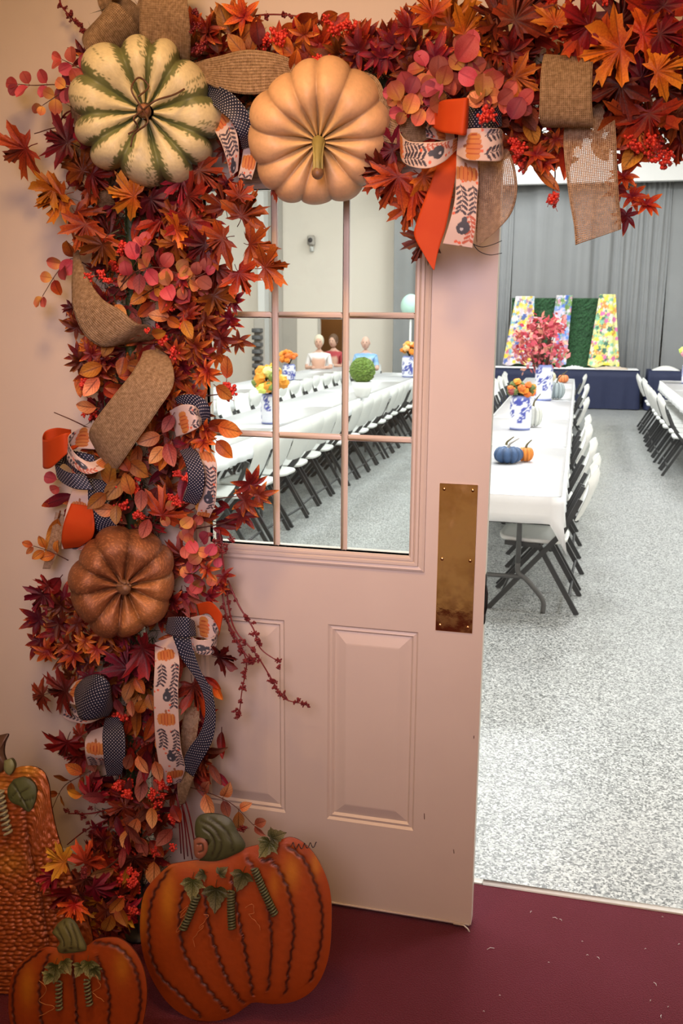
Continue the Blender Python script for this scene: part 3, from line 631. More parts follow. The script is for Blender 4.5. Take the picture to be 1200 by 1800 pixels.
def small_pumpkin(x, y, z, R, H, c1, lab, stem=(0.12, 0.10, 0.04), cat='pumpkin'):
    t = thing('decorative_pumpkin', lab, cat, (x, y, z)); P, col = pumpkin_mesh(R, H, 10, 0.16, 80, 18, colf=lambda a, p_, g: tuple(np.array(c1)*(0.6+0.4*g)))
    P = P+np.array([x, y, z+H*0.86]); b = MB(); b.grid(P, col, closed=True); b.build('body', M_gourd, t)
    b = MB(); b.tube(cr_spline([(x, y, z+H*1.35), (x+0.005, y, z+H*1.9), (x+R*0.3, y, z+H*2.2), (x+R*0.7, y, z+H*2.6)], 4), [0.014, 0.012, 0.010, 0.009, 0.008, 0.008, 0.007, 0.007, 0.006, 0.006, 0.005, 0.005, 0.004], 7, stem); b.build('stem', M_gourd, t); return t
p = atz(891, 816, 0.758); small_pumpkin(p[0], p[1]+0.06, 0.7585, 0.100, 0.066, (0.035, 0.085, 0.20), 'dusty blue fabric pumpkin on the near end of the doorway row', (0.35, 0.33, 0.30))
small_pumpkin(p[0]+0.11, p[1]+0.16, 0.7585, 0.055, 0.058, (0.80, 0.25, 0.03), 'small orange pumpkin half hidden by the blue pumpkin')
small_pumpkin(p[0]-0.03, p[1]+0.25, 0.7585, 0.075, 0.060, (0.78, 0.78, 0.72), 'white pumpkin just behind the blue pumpkin')
p = atz(934, 753, 0.758); small_pumpkin(p[0], p[1]+0.12, 0.7585, 0.085, 0.115, (0.70, 0.72, 0.66), 'tall whitish pumpkin to the right of the orange-flower vase')
p = atz(972, 703, 0.758); small_pumpkin(p[0]+0.03, p[1]+0.12, 0.7585, 0.10, 0.12, (0.42, 0.50, 0.52), 'grey-green pumpkin beside the pink tree vase')
p = atz(965, 668, 0.758); small_pumpkin(p[0], 12.2, 0.7585, 0.11, 0.09, (0.80, 0.78, 0.55), 'cream pumpkin at the far end of the doorway row')
small_pumpkin(p[0]+0.22, 12.1, 0.7585, 0.08, 0.07, (0.80, 0.25, 0.08), 'orange-red pumpkin at the far end of the doorway row')
YG = [(0.75, 0.82, 0.18), (0.80, 0.85, 0.30), (0.85, 0.33, 0.03), (0.85, 0.42, 0.05), (0.2, 0.28, 0.06)]
p = atz(470, 746, 0.758); t = vase(p[0], p[1]+0.08, 0.085, 0.27, 'patterned vase of lime and orange hydrangeas seen through the door window'); flowers(t, p[0], p[1]+0.08, 1.12, 0.15, YG, 24, 8, 0.058)
p = atz(633, 700, 0.758); t = thing('topiary', 'round green boxwood ball in a white pot on the window row', 'topiary', (p[0], p[1]+0.1, 0.7585)); b = MB(); b.lathe([(0, 0), (0.07, 0), (0.09, 0.03), (0.11, 0.10), (0.125, 0.19), (0.11, 0.19), (0.10, 0.15), (0, 0.15)], (p[0], p[1]+0.1, 0.7585), 28); b.build('pot', M_white, t)
b = MB(); b.ball((p[0], p[1]+0.1, 1.085), 0.152, 60, 44, (0.12, 0.20, 0.03)); V = np.array(b.v); ct = np.array([p[0], p[1]+0.1, 1.085]); V = ct+(V-ct)*(1+rng.normal(0, 0.035, (len(V), 1))); b.v = [tuple(q) for q in V]
b.c = [tuple(np.array((0.12, 0.20, 0.03))*(0.6+0.9*rng.random())) for _ in b.v]; b.build('foliage', M_blobs, t, smooth=False)
p = atz(508, 668, 0.758); t = vase(p[0], p[1], 0.10, 0.24, 'small blue vase of orange flowers far behind the lime hydrangeas'); flowers(t, p[0], p[1], 1.08, 0.13, OR, 16, 12, 0.05)
p = at(719, 640, 12.6); t = vase(p[0], 12.6, 0.12, 0.34, 'white vase of orange flowers beside the curtain edge in the window'); flowers(t, p[0], 12.6, 1.18, 0.14, OR+[(0.85, 0.5, 0.2)], 16, 13, 0.055)
p = at(1199, 640, 13.0); t = vase(p[0]+0.06, 12.6, 0.10, 0.30, 'patterned vase with lime flowers at the right edge of the picture'); flowers(t, p[0]+0.06, 12.6, 1.2, 0.15, [(0.6, 0.75, 0.15), (0.3, 0.5, 0.1), (0.75, 0.3, 0.35)], 16, 15, 0.06)
# mint paper lantern, wall speaker, louvred cabinet
p = at(722, 538, 15.0); b = MB(); b.ball((p[0], 15.0, p[2]), 0.19, 24, 16, (0.50, 0.75, 0.66), (1, 1, 1.15)); t = thing('umbrella', 'pale mint globe lamp on a white stand near the curtain edge', 'lamp', (p[0], 15.0, 0)); t.name = 'globe_lamp'
b.build('globe', M_blobs, t); b = MB(); b.tube([(p[0], 15.0, 0.02), (p[0], 15.0, p[2]-0.2)], [0.02, 0.02], 10); b.lathe([(0, 0), (0.2, 0), (0.2, 0.02), (0.03, 0.04)], (p[0], 15.0, 0), 24); b.build('stand', M_white, t)
p = at(547, 430, 17.8); b = MB(); t = thing('wall_speaker', 'small grey speaker mounted high on the beige wall', 'speaker', (p[0], 17.85, p[2])); b.box(p[0]-0.075, p[0]+0.075, 17.72, 17.86, p[2]-0.02, p[2]+0.19, 0.02); b.build('housing', M_beige2, t)
b = MB(); b.box(p[0]-0.04, p[0]+0.04, 17.78, 17.88, p[2]-0.15, p[2]-0.025, 0.015); b.build('bracket', M_ttop, t)
b = MB(); b.ball((p[0], 17.715, p[2]+0.09), 0.05, 14, 8, sq=(1, 0.2, 1)); b.build('cone', M_chairf, t)
t = thing('shelf_rack', 'dark grey slatted rack against the beige wall at the window edge', 'rack', (-6.15, 17.0, 0)); b = MB(); p0, p1 = at(441, 640, 16.9)[0], at(459, 640, 16.9)[0]
b.box(p0, p1, 17.1, 17.16, 0, 1.65, 0.01); b.build('back_panel', M_beige2, t)
for q in range(9): b = MB(); b.box(p0+0.02, p1-0.02, 16.9, 17.1, 0.15+q*0.15, 0.24+q*0.15, 0.01); b.build('shelf', M_tleg, t)
# ------------------------------------------------------------------ people seated far back
def person(x, y, lab, shirt, pants, hair, skin=(0.62, 0.36, 0.26), stripe=None, seat=0.445, bald=False, rz=0.0, lean=0.0, group=None):
    me = bpy.data.meshes.new('person'); 
    J = {'pel': (0, 0, 0.50, 0.135), 'bel': (0, -0.02, 0.66, 0.140), 'che': (0, 0.0+lean*0.3, 0.86, 0.150), 'sh': (0, 0.01+lean*0.5, 0.98, 0.115), 'nk': (0, 0.0+lean*0.6, 1.07, 0.055), 'nk2': (0, -0.015+lean*0.6, 1.12, 0.052)}
    E = [('pel', 'bel'), ('bel', 'che'), ('che', 'sh'), ('sh', 'nk'), ('nk', 'nk2')]
    for s_, q in ((-1, 'l'), (1, 'r')):
        J['s'+q] = (0.175*s_, 0.01, 0.985, 0.062); J['e'+q] = (0.225*s_, -0.05, 0.76, 0.046); J['w'+q] = (0.13*s_+0.05, -0.27, 0.79, 0.030); J['h'+q] = (0.09*s_+0.04, -0.34, 0.79, 0.026)
        J['hp'+q] = (0.095*s_, -0.03, 0.50, 0.095); J['k'+q] = (0.12*s_, -0.42, 0.50, 0.066); J['a'+q] = (0.12*s_, -0.44, 0.09, 0.042); J['f'+q] = (0.13*s_, -0.60, 0.045, 0.035)
        E += [('sh', 's'+q), ('s'+q, 'e'+q), ('e'+q, 'w'+q), ('w'+q, 'h'+q), ('pel', 'hp'+q), ('hp'+q, 'k'+q), ('k'+q, 'a'+q), ('a'+q, 'f'+q)]
    ks = list(J); me.from_pydata([J[q][:3] for q in ks], [(ks.index(a), ks.index(b_)) for a, b_ in E], [])
    o = bpy.data.objects.new('person', me); C.objects.link(o); o.modifiers.new('s', 'SKIN'); sv = me.skin_vertices[0].data
    for i, q in enumerate(ks): sv[i].radius = (J[q][3],)*2; sv[i].use_root = (q == 'pel')
    o.modifiers.new('d', 'SUBSURF').levels = 2
    dg = bpy.context.evaluated_depsgraph_get(); m2 = bpy.data.meshes.new_from_object(o.evaluated_get(dg)); bpy.data.objects.remove(o)
    V = np.zeros(len(m2.vertices)*3); m2.vertices.foreach_get('co', V); V = V.reshape(-1, 3); col = np.zeros((len(V), 3))
    for i, v_ in enumerate(V):
        c_ = shirt
        if stripe is not None and int((v_[2]+5)*18) % 2: c_ = stripe
        if v_[2] > 1.045: c_ = skin
        if v_[1] < -0.10 and v_[2] > 0.66 or abs(v_[0]) > 0.19 and v_[2] < 0.84 and v_[2] > 0.62: c_ = skin
        if v_[2] < 0.60: c_ = pants
        if v_[2] < 0.10: c_ = (0.05, 0.04, 0.04)
        col[i] = c_
    b = MB(); b.add(V, [tuple(p_.vertices) for p_ in m2.polygons], col)
    # head in the same surface object
    hy = -0.03+lean*0.6; b.ball((0, hy, 1.235), 0.088, 18, 14, skin, (0.88, 1.05, 1.32)); b.ball((0, hy-0.095, 1.222), 0.017, 8, 6, skin, (0.8, 1, 1.3))
    for s_ in (-1, 1):
        b.ball((0.080*s_, hy+0.01, 1.232), 0.022, 8, 6, skin, (0.4, 0.8, 1.3)); b.ball((0.030*s_, hy-0.084, 1.248), 0.009, 8, 6, (0.04, 0.03, 0.03))
        for f_ in range(4): b.tube([(0.09*s_+0.04+(f_-1.5)*0.017, -0.36, 0.795), (0.09*s_+0.04+(f_-1.5)*0.018, -0.41, 0.79), (0.09*s_+0.04+(f_-1.5)*0.018, -0.435, 0.775)], 0.0085, 6, skin)
        b.tube([(0.06*s_+0.04, -0.33, 0.79), (0.045*s_+0.04, -0.37, 0.79)], 0.010, 6, skin)
    b.ball((0, hy-0.083, 1.180), 0.020, 8, 6, (0.45, 0.16, 0.13), (1.1, 0.5, 0.3))
    root = thing('person', lab, 'person', (0, 0, 0)); o = b.build('body', M_people, root)
    hb = MB()
    if bald: hb.ball((0, hy+0.035, 1.235), 0.088, 18, 14, hair, (0.93, 0.86, 1.0))
    else: hb.ball((0, hy+0.02, 1.262), 0.096, 18, 14, hair, (0.98, 1.02, 1.25))
    hb.build('hair', M_people, root)
    root.location = (x, y, 0); root.rotation_euler = (0, 0, rz); return root
pm = at(638, 640, 14.4)
person(pm[0], 14.6, 'seated older man in a light blue striped polo shirt looking down, behind the green ball', (0.22, 0.42, 0.72), (0.12, 0.12, 0.18), (0.62, 0.55, 0.50), (0.68, 0.42, 0.33), (0.33, 0.55, 0.80), bald=True, rz=0.08)
put_chair(pm[0], 14.72, -math.pi/2, 'white folding chair under the seated man in blue', 'chairs the guests sit on')
pw = at(584, 640, 15.2)
person(pw[0], 15.3, 'seated guest in a deep red top in front of the brown doorway', (0.40, 0.04, 0.05), (0.05, 0.05, 0.07), (0.12, 0.06, 0.03), rz=-0.2)
put_chair(pw[0], 15.42, -math.pi/2-0.2, 'white folding chair under the seated guest in red', 'chairs the guests sit on')
pw = at(563, 640, 14.6)
person(pw[0], 14.5, 'seated guest with pale hair and a white blouse at the doorway edge', (0.72, 0.68, 0.66), (0.10, 0.10, 0.12), (0.62, 0.55, 0.42), rz=0.15)
put_chair(pw[0], 14.62, -math.pi/2+0.15, 'white folding chair under the pale-haired guest in white', 'chairs the guests sit on')
def atg(px, py, Y): return at(px, py, -0.045+(Y+0.045)*0.8)
# ================================================================== LEAVES
MAPLE = [(0, 1.0), (0.045, 0.87), (0.13, 0.83), (0.10, 0.72), (0.21, 0.67), (0.155, 0.53), (0.17, 0.40), (0.30, 0.50), (0.37, 0.62), (0.45, 0.60), (0.68, 0.76), (0.62, 0.57), (0.74, 0.50), (0.61, 0.40), (0.53, 0.29), (0.40, 0.22), (0.58, 0.18), (0.70, 0.19), (0.92, 0.07), (0.72, -0.01), (0.70, -0.11), (0.47, -0.11), (0.32, -0.17), (0.42, -0.33), (0.20, -0.26), (0.05, -0.10)]
TINL = [(0, 1.0), (0.10, 0.80), (0.24, 0.68), (0.26, 0.55), (0.38, 0.44), (0.36, 0.32), (0.50, 0.24), (0.62, 0.22), (0.52, 0.10), (0.46, -0.02), (0.34, -0.12), (0.20, -0.16), (0.05, -0.08)]
def leaf_variant_maple(seed, half=MAPLE, axes=(0, 42, -42, 86, -86, 128, -128), curl=1.0):
    r = np.random.default_rng(seed); H_ = [(x*r.uniform(0.92, 1.08), y) for x, y in half]; O_ = H_+[(-x*r.uniform(0.9, 1.1), y*r.uniform(0.95, 1.05)) for x, y in half[:0:-1]]; n = len(O_)
    V = [(0, 0, 0)]; A = [(0, 0, 0)]; c1, c2, c3, c4 = r.uniform(-0.7, 0.8)*curl, r.uniform(-0.25, 0.25)*curl, r.uniform(0, 6), r.uniform(-0.3, 0.3)*curl
    for q in (0.38, 0.70, 1.0):
        for (ox, oy) in O_:
            th = math.degrees(math.atan2(ox, oy)); vd = min(1.0, min(abs((th-a+180) % 360-180) for a in axes)/18.0); x, y = ox*q, oy*q; rr = math.hypot(x, y); t_ = math.radians(th)
            z = -c1*rr*rr*0.5+c2*math.sin(2*t_+c3)*rr+0.13*rr*(vd-0.4)*curl+0.10*math.sin(5*t_+c3)*rr*q*curl+c4*x*x; V.append((x, y, z)); A.append((rr, vd*(0.3+q*0.7), q))
    F = [(0, 1+i, 1+(i+1) % n) for i in range(n)]
    for k_ in range(2):
        for i in range(n): a = 1+k_*n+i; b_ = 1+k_*n+(i+1) % n; F.append((a, a+n, b_+n, b_))
    m = len(V); b = MB(); b.add(V, [f[::-1] for f in F]); b.tube([(0, 0, -0.01), (0.02, -0.2, -0.03), (0.0, -0.38, -0.09)], 0.014, 4); A += [(0.0, 0.0, 0)]*(len(b.v)-m)
    return b, A
def lance(b, A, ang, ln, wd, curl, z0=0.0, n=6):
    ca, sa = math.sin(ang), math.cos(ang); base = len(b.v); V = []
    for i in range(n+1):
        t_ = i/n; w_ = wd*(math.sin(math.pi*min(1, t_**0.75)))**0.85*(1 if i < n else 0)+0.004; zz = z0+curl*t_*t_*ln+0.10*math.sin(math.pi*t_)*ln
        for s_ in (-1, 0, 1):
            x, y = s_*w_, t_*ln; V.append((x*sa+y*ca, -x*ca+y*sa, zz+abs(s_)*w_*0.45)); A.append((t_, abs(s_)*1.0 if s_ else 0.0, 0))
    F = []
    for i in range(n):
        for j in range(2): a = i*3+j; F.append((a, a+1, a+4, a+3))
    b.add(V, F)
def leaf_variant_star(seed):
    r = np.random.default_rng(seed); b = MB(); A = []; n = int(r.integers(6, 9))
    for i in range(n):
        a = math.radians(-140+280*i/(n-1)+r.uniform(-10, 10)); ln = (1.0-0.30*abs(a)/2.4)*r.uniform(0.8, 1.05); lance(b, A, a, ln, 0.125*ln+0.03, r.uniform(-0.35, 0.45), 0.02*(i % 2))
    for i in range(int(r.integers(2, 4))): lance(b, A, r.uniform(-2, 2), 0.55*r.uniform(0.7, 1.1), 0.10, r.uniform(0.3, 0.9), 0.06)
    return b, A
def leaf_variant_oval(seed, wd=0.30, tipf=1.0, round_=False):
    r = np.random.default_rng(seed); V = []; A = []; n, m = 9, 4; cu, tw = r.uniform(-0.45, 0.35), r.uniform(-0.35, 0.35); fold = r.uniform(0.15, 0.5)
    for i in range(n+1):
        t_ = i/n; w_ = wd*((math.sin(math.pi*t_))**0.5 if round_ else (math.sin(math.pi*t_**0.85))**0.75) if 0 < i < n else 0.006
        for j in range(-m//2, m//2+1):
            s_ = j/(m/2); x = s_*w_; y = t_-0.5; A.append((t_, abs(s_), 0)); V.append((x, y, cu*(t_-0.3)**2+abs(x)*fold+tw*x*(t_-0.5)+0.03*math.sin(9*t_+seed)*abs(s_)))
    F = []; k_ = m+1
    for i in range(n):
        for j in range(m): a = i*k_+j; F.append((a, a+1, a+k_+1, a+k_))
    b = MB(); b.add(V, F); q = len(V); b.tube([(0, -0.49, 0), (0, -0.66, -0.03)], 0.018, 4); A += [(0, 0, 0)]*(len(b.v)-q); return b, A
KINDS = {'maple': [leaf_variant_maple(s_) for s_ in range(7)], 'star': [leaf_variant_star(20+s_) for s_ in range(6)], 'oval': [leaf_variant_oval(40+s_) for s_ in range(5)],
         'round': [leaf_variant_oval(60+s_, 0.44, 1, True) for s_ in range(4)], 'lance': [leaf_variant_oval(80+s_, 0.17) for s_ in range(4)]}
def berry_mesh(seed, n=22, rb=0.17):
    r = np.random.default_rng(seed); b = MB()
    for i in range(n):
        d = r.normal(0, 1, 3); d /= np.linalg.norm(d); rr = r.uniform(0.25, 0.8); c_ = d*rr*np.array([0.75, 1.0, 0.6]); b.ball(c_, rb*r.uniform(0.7, 1.2), 6, 4, sq=(1, 1.25, 1))
    b.tube([(0, 0, 0), (0, -1.1, -0.1)], 0.035, 4); return b, [(0, 0, 0)]*len(b.v)
KINDS['berry'] = [berry_mesh(90+s_) for s_ in range(4)]
NAMES = {'maple': 'maple_leaf', 'star': 'pointed_leaf', 'oval': 'oval_leaf', 'round': 'round_leaf', 'lance': 'narrow_leaf', 'berry': 'berry_cluster'}
_cache = {}
def leaf_mesh(kind, var, m):
    key = (kind, var, m.name)
    if key not in _cache:
        b, A = KINDS[kind][var]; me = bpy.data.meshes.new(NAMES[kind]); me.from_pydata([tuple(map(float, p)) for p in b.v], [], b.f); me.update(); me.shade_smooth()
        a = me.attributes.new('lf', 'FLOAT_VECTOR', 'POINT'); a.data.foreach_set('vector', np.asarray(A, np.float32).ravel()); me.materials.append(m); _cache[key] = me
    return _cache[key]
COUNT = {}
_ex = {}
def _ext(kind, var):
    if (kind, var) not in _ex: _ex[(kind, var)] = np.array(KINDS[kind][var][0].v)
    return _ex[(kind, var)]
def leaf(root, kind, m, P, tip, nrm, size, var=None):
    var = random.randrange(len(KINDS[kind])) if var is None else var % len(KINDS[kind])
    m = L[m] if isinstance(m, str) else m
    o = bpy.data.objects.new(NAMES[kind], leaf_mesh(kind, var, m)); C.objects.link(o); o.parent = root
    y = np.array(tip, float); y /= np.linalg.norm(y); z = np.array(nrm, float); z = z-y*(z@y); z /= np.linalg.norm(z); x = np.cross(y, z)
    P = np.array(P, float); s_ = size
    if kind != 'tin':
        Y_ = _ext(kind, var)*s_; far = P[1]+(Y_@np.array([x[1], y[1], z[1]])).max()
        if far > -0.052: P[1] -= far+0.052
    P = P-np.array(root.location)
    o.matrix_local = Matrix(((x[0]*s_, y[0]*s_, z[0]*s_, P[0]), (x[1]*s_, y[1]*s_, z[1]*s_, P[1]), (x[2]*s_, y[2]*s_, z[2]*s_, P[2]), (0, 0, 0, 1)))
    kk = (root.name, kind); COUNT[kk] = COUNT.get(kk, 0)+1; return o
def face_leaf(root, kind, m, px, py, Y, ang, size, var=None, tilt=0.45, out=None):
    """a leaf on the wall-side garland: ang = direction of its tip (degrees, 0 right, 90 up)"""
    a = math.radians(ang); o_ = random.uniform(-0.45, 0.15) if out is None else out
    tip = np.array([math.cos(a), o_, math.sin(a)]); n_ = np.array([random.uniform(-tilt, tilt)+0.25, -1.0, random.uniform(-tilt, tilt)-0.05])
    return leaf(root, kind, m, atg(px, py, Y), tip, n_, size, var)
side = thing('autumn_garland', 'vertical artificial autumn leaf garland hanging down the left door frame to the floor', 'garland', (-0.74, -0.06, 0.02))
top = thing('autumn_garland', 'horizontal artificial autumn leaf garland running along the top of the door frame', 'garland', (0.35, -0.06, 2.25))
# needles and vine core, uncountable filler
def core(root, spine, rad, n, seed):
    r = np.random.default_rng(seed); S_ = cr_spline(spine, 10); b = MB(); b.tube(S_, 0.014, 6); 
    for i in range(n):
        p_ = S_[r.integers(len(S_))]+r.normal(0, rad*0.45, 3)*np.array([1, 0.35, 1]); d = r.normal(0, 1, 3); d /= np.linalg.norm(d); w_ = np.cross(d, r.normal(0, 1, 3)); w_ *= 0.0016/np.linalg.norm(w_); ln = r.uniform(0.02, 0.055)
        p_[1] = min(p_[1], -0.056)
        q_ = p_+d*ln; q_[1] = min(q_[1], -0.052); b.add([p_-w_, p_+w_, q_], [(0, 1, 2)])
    o = b.build('needle_filler', M_pine, root); o['kind'] = 'stuff'
sx_ = [atg(230, y, -0.10) for y in (60, 250, 450, 650, 850, 1050, 1250, 1450, 1620)]
core(side, sx_, 0.11, 5200, 1)
core(top, [atg(x, 150, -0.10) for x in (200, 400, 600, 800, 1000, 1200, 1350)], 0.09, 4200, 2)
# twigs
def twig(root, pts, rad=0.0022, name='twig', m=None):
    b = MB(); Q = cr_spline([atg(*p) for p in pts], 5); b.tube(Q, np.linspace(rad, rad*0.6, len(Q)), 5); return b.build(name, m or M_twig, root)
EXC = [(257, 198, 100), (562, 235, 97), (216, 1025, 86)]
def ok_front(x, y, Y):
    if Y > -0.12: return True
    return all((x-cx)**2+(y-cy)**2 > r_*r_ for cx, cy, r_ in EXC)
def cluster(root, kind, mats, cx, cy, rx, ry, n, size, ang, spread, Y0=-0.24, Y1=-0.10, tilt=0.5):
    ms = mats.split(); g = 0; k_ = 0
    while g < n and k_ < n*12:
        k_ += 1; x = random.uniform(-1, 1); y = random.uniform(-1, 1)
        if x*x+y*y > 1: continue
        px, py = cx+x*rx, cy+y*ry; Y = random.uniform(Y0, Y1)
        if not ok_front(px, py, Y): continue
        a = ang+random.uniform(-spread, spread); 
        face_leaf(root, kind, random.choice(ms), px, py, Y, a, size*random.uniform(0.8, 1.2), tilt=tilt); g += 1
def berries(root, cx, cy, rx, ry, n, size, m=M_berry, Y0=-0.26, Y1=-0.16):
    for i in range(n):
        px, py = cx+random.uniform(-rx, rx), cy+random.uniform(-ry, ry); Y = random.uniform(Y0, Y1)
        if ok_front(px, py, Y): leaf(root, 'berry', m, atg(px, py, Y), (random.uniform(-1, 1), -0.3, random.uniform(-1, 1)), (0, -1, 0.1), size*random.uniform(1.1, 1.7))
def sprig(root, kind, mats, pts, n, size, alt=True, twigr=0.0018):
    """leaves in pairs along a thin stem through the points (px, py, Y)"""
    Q = cr_spline([atg(*p) for p in pts], 6); b = MB(); b.tube(Q, np.linspace(twigr, twigr*0.5, len(Q)), 5); b.build('stem', M_twig, root); ms = mats.split(); m = len(Q)
    for i in range(n):
        f = (i+1.0)/n; k_ = min(m-2, int(f*(m-1)-1e-6)); p_ = Q[k_]+(Q[k_+1]-Q[k_])*(f*(m-1)-k_); d = Q[k_+1]-Q[k_]; d /= np.linalg.norm(d); sd = np.cross(d, (0, -1, 0)); sd /= np.linalg.norm(sd)+1e-9
        for s_ in (-1, 1):
            if i == n-1 and s_ == 1 : tp = d
            else: tp = d*0.55+s_*sd*0.9+np.array([0, random.uniform(-0.4, 0.1), random.uniform(-0.2, 0.2)])
            tp = tp/np.linalg.norm(tp); sz = size*random.uniform(0.8, 1.15)*(1.1-0.35*f)
            leaf(root, kind, random.choice(ms), p_+tp*sz*0.62, tp, (random.uniform(-0.5, 0.6), -1, random.uniform(-0.5, 0.5)), sz)
# --- deep layer so that no wall shows through the middle
def interp(tab, y): 
    xs = [a for a, _, _ in tab]; return np.interp(y, xs, [b_ for _, b_, _ in tab]), np.interp(y, xs, [c_ for _, _, c_ in tab])
ENV = [(70, 150, 340), (150, 130, 345), (220, 95, 370), (300, 95, 400), (380, 110, 420), (450, 150, 400), (540, 160, 385), (620, 150, 375), (700, 140, 370), (780, 130, 370), (860, 125, 365), (950, 110, 365), (1050, 110, 370), (1130, 110, 360), (1210, 110, 350), (1300, 135, 345), (1380, 140, 345), (1450, 150, 330), (1520, 130, 290), (1600, 130, 250), (1650, 160, 240)]
for y in np.arange(75, 1650, 5.2):
    a_, b_ = interp(ENV, y)
    x = random.uniform(a_+22, b_-22); kd = random.choice(['maple', 'star', 'lance', 'oval', 'star'])
    mm = {'maple': ['burg', 'rust', 'burg', 'red'], 'star': ['star', 'burg', 'rust'], 'lance': ['mauve', 'rust', 'burg'], 'oval': ['mauve', 'rust', 'burg']}[kd]
    face_leaf(side, kd, random.choice(mm), x, y, random.uniform(-0.13, -0.06), random.uniform(0, 360), {'maple': 0.062, 'star': 0.060, 'lance': 0.075, 'oval': 0.060}[kd]*random.uniform(0.85, 1.15))
for x in np.arange(330, 1330, 6.5):
    y = random.uniform(60, 250) if x > 640 else random.uniform(75, 190)
    kd = random.choice(['maple', 'star', 'lance', 'star']); mm = {'maple': ['burg', 'rust', 'red'], 'star': ['star', 'burg', 'rust'], 'lance': ['mauve', 'rust', 'burg']}[kd]
    face_leaf(top, kd, random.choice(mm), x, y, random.uniform(-0.13, -0.06), random.uniform(0, 360), {'maple': 0.065, 'star': 0.060, 'lance': 0.075}[kd]*random.uniform(0.85, 1.15))
# --- vertical garland, from the top down
V_ = side; T_ = top
for a in ((45, 262, 200, 0.088, 'rust', 0), (118, 250, 160, 0.080, 'burg', 1), (160, 255, 60, 0.075, 'burg', 2), (205, 275, 20, 0.080, 'burg', 3), (110, 345, 200, 0.078, 'orange', 4), (145, 300, 120, 0.070, 'rust', 5), (95, 330, 230, 0.065, 'orange', 6),
          (150, 395, 250, 0.072, 'rust', 1), (235, 345, 170, 0.075, 'orange', 2), (285, 385, 290, 0.085, 'rust', 0), (310, 405, 10, 0.055, 'orange', 4), (265, 350, 300, 0.07, 'burg', 5), (330, 345, 330, 0.08, 'burg', 6), (180, 430, 240, 0.065, 'rust', 3),
          (350, 300, 320, 0.062, 'burg', 2), (395, 365, 100, 0.062, 'rust', 3), (425, 380, 60, 0.075, 'rust', 0), (440, 430, 350, 0.072, 'rust', 1), (392, 420, 200, 0.075, 'rust', 2), (465, 470, 10, 0.068, 'rust', 4), (380, 470, 250, 0.07, 'burg', 5), (420, 480, 300, 0.065, 'rust', 6), (375, 520, 300, 0.06, 'rust', 3),
          (420, 345, 80, 0.045, 'red', 1), (480, 330, 20, 0.040, 'red', 3), (360, 430, 220, 0.06, 'burg', 1),
          (285, 905, 40, 0.078, 'rust', 2), (240, 985, 20, 0.05, 'burg', 3), (85, 1030, 200, 0.045, 'burg', 4), (75, 1045, 240, 0.060, 'burg', 6),
          (115, 1215, 195, 0.085, 'burg', 0), (75, 1222, 200, 0.060, 'burg', 2), (118, 1305, 250, 0.083, 'red', 5), (250, 1140, 330, 0.09, 'burg', 3), (225, 1175, 100, 0.085, 'burg', 1), (340, 1205, 300, 0.08, 'burg', 4), (385, 1155, 10, 0.060, 'burg', 6),
          (160, 1400, 60, 0.06, 'red', 2), (175, 1500, 200, 0.060, 'burg', 5), (190, 1620, 260, 0.06, 'rust', 6), (170, 1660, 240, 0.05, 'burg', 2), (215, 1630, 280, 0.055, 'ochre', 1)):
    face_leaf(V_, 'maple', a[4] if a[4] != 'ochre' else 'gold', a[0], a[1], random.uniform(-0.26, -0.18), a[2], a[3], a[5], 0.35)
cluster(V_, 'maple', 'rust burg orange rust', 255, 360, 130, 80, 14, 0.062, 270, 120)
cluster(V_, 'star', 'star burg', 190, 130, 60, 40, 5, 0.05, 120, 60, -0.15, -0.08)
# pink round leaves at the top left and middle
sprig(V_, 'round', 'pink', [(165, 170, -0.14), (110, 150, -0.16), (60, 150, -0.17), (33, 148, -0.17)], 4, 0.042)
sprig(V_, 'round', 'pink pinkg', [(170, 165, -0.16), (130, 150, -0.2), (105, 165, -0.2), (75, 185, -0.2)], 4, 0.040)
sprig(V_, 'round', 'pink', [(190, 150, -0.14), (140, 120, -0.18), (110, 105, -0.18)], 3, 0.044)
for pts in ([(200, 520, -.15), (235, 480, -.24), (275, 470, -.25), (310, 480, -.25)], [(300, 530, -.15), (330, 495, -.24), (360, 480, -.25)], [(210, 500, -.15), (240, 460, -.22), (250, 435, -.22)], [(250, 520, -.15), (290, 500, -.24), (345, 510, -.22)]): sprig(V_, 'round', 'pink pink pinkg', pts, 4, 0.046)
cluster(V_, 'oval', 'ochre rust peach mauve', 255, 535, 90, 55, 16, 0.058, 270, 110)
sprig(V_, 'round', 'rust pinkg pink', [(160, 470, -0.12), (125, 455, -0.16), (100, 480, -0.17), (75, 520, -0.17)], 4, 0.045)
berries(V_, 190, 450, 40, 45, 9, 0.016); berries(V_, 300, 610, 20, 20, 4, 0.018); berries(V_, 285, 560, 60, 30, 4, 0.014); berries(V_, 160, 690, 15, 40, 5, 0.017); berries(V_, 405, 690, 30, 12, 4, 0.016)
cluster(V_, 'star', 'star star rust', 345, 560, 55, 90, 26, 0.052, 330, 90)
cluster(V_, 'star', 'star staro', 325, 650, 55, 45, 12, 0.050, 300, 90)
cluster(V_, 'star', 'star staro', 160, 620, 40, 45, 10, 0.050, 170, 80)
cluster(V_, 'oval', 'rust ochre mauve', 200, 640, 70, 70, 14, 0.060, 250, 100)
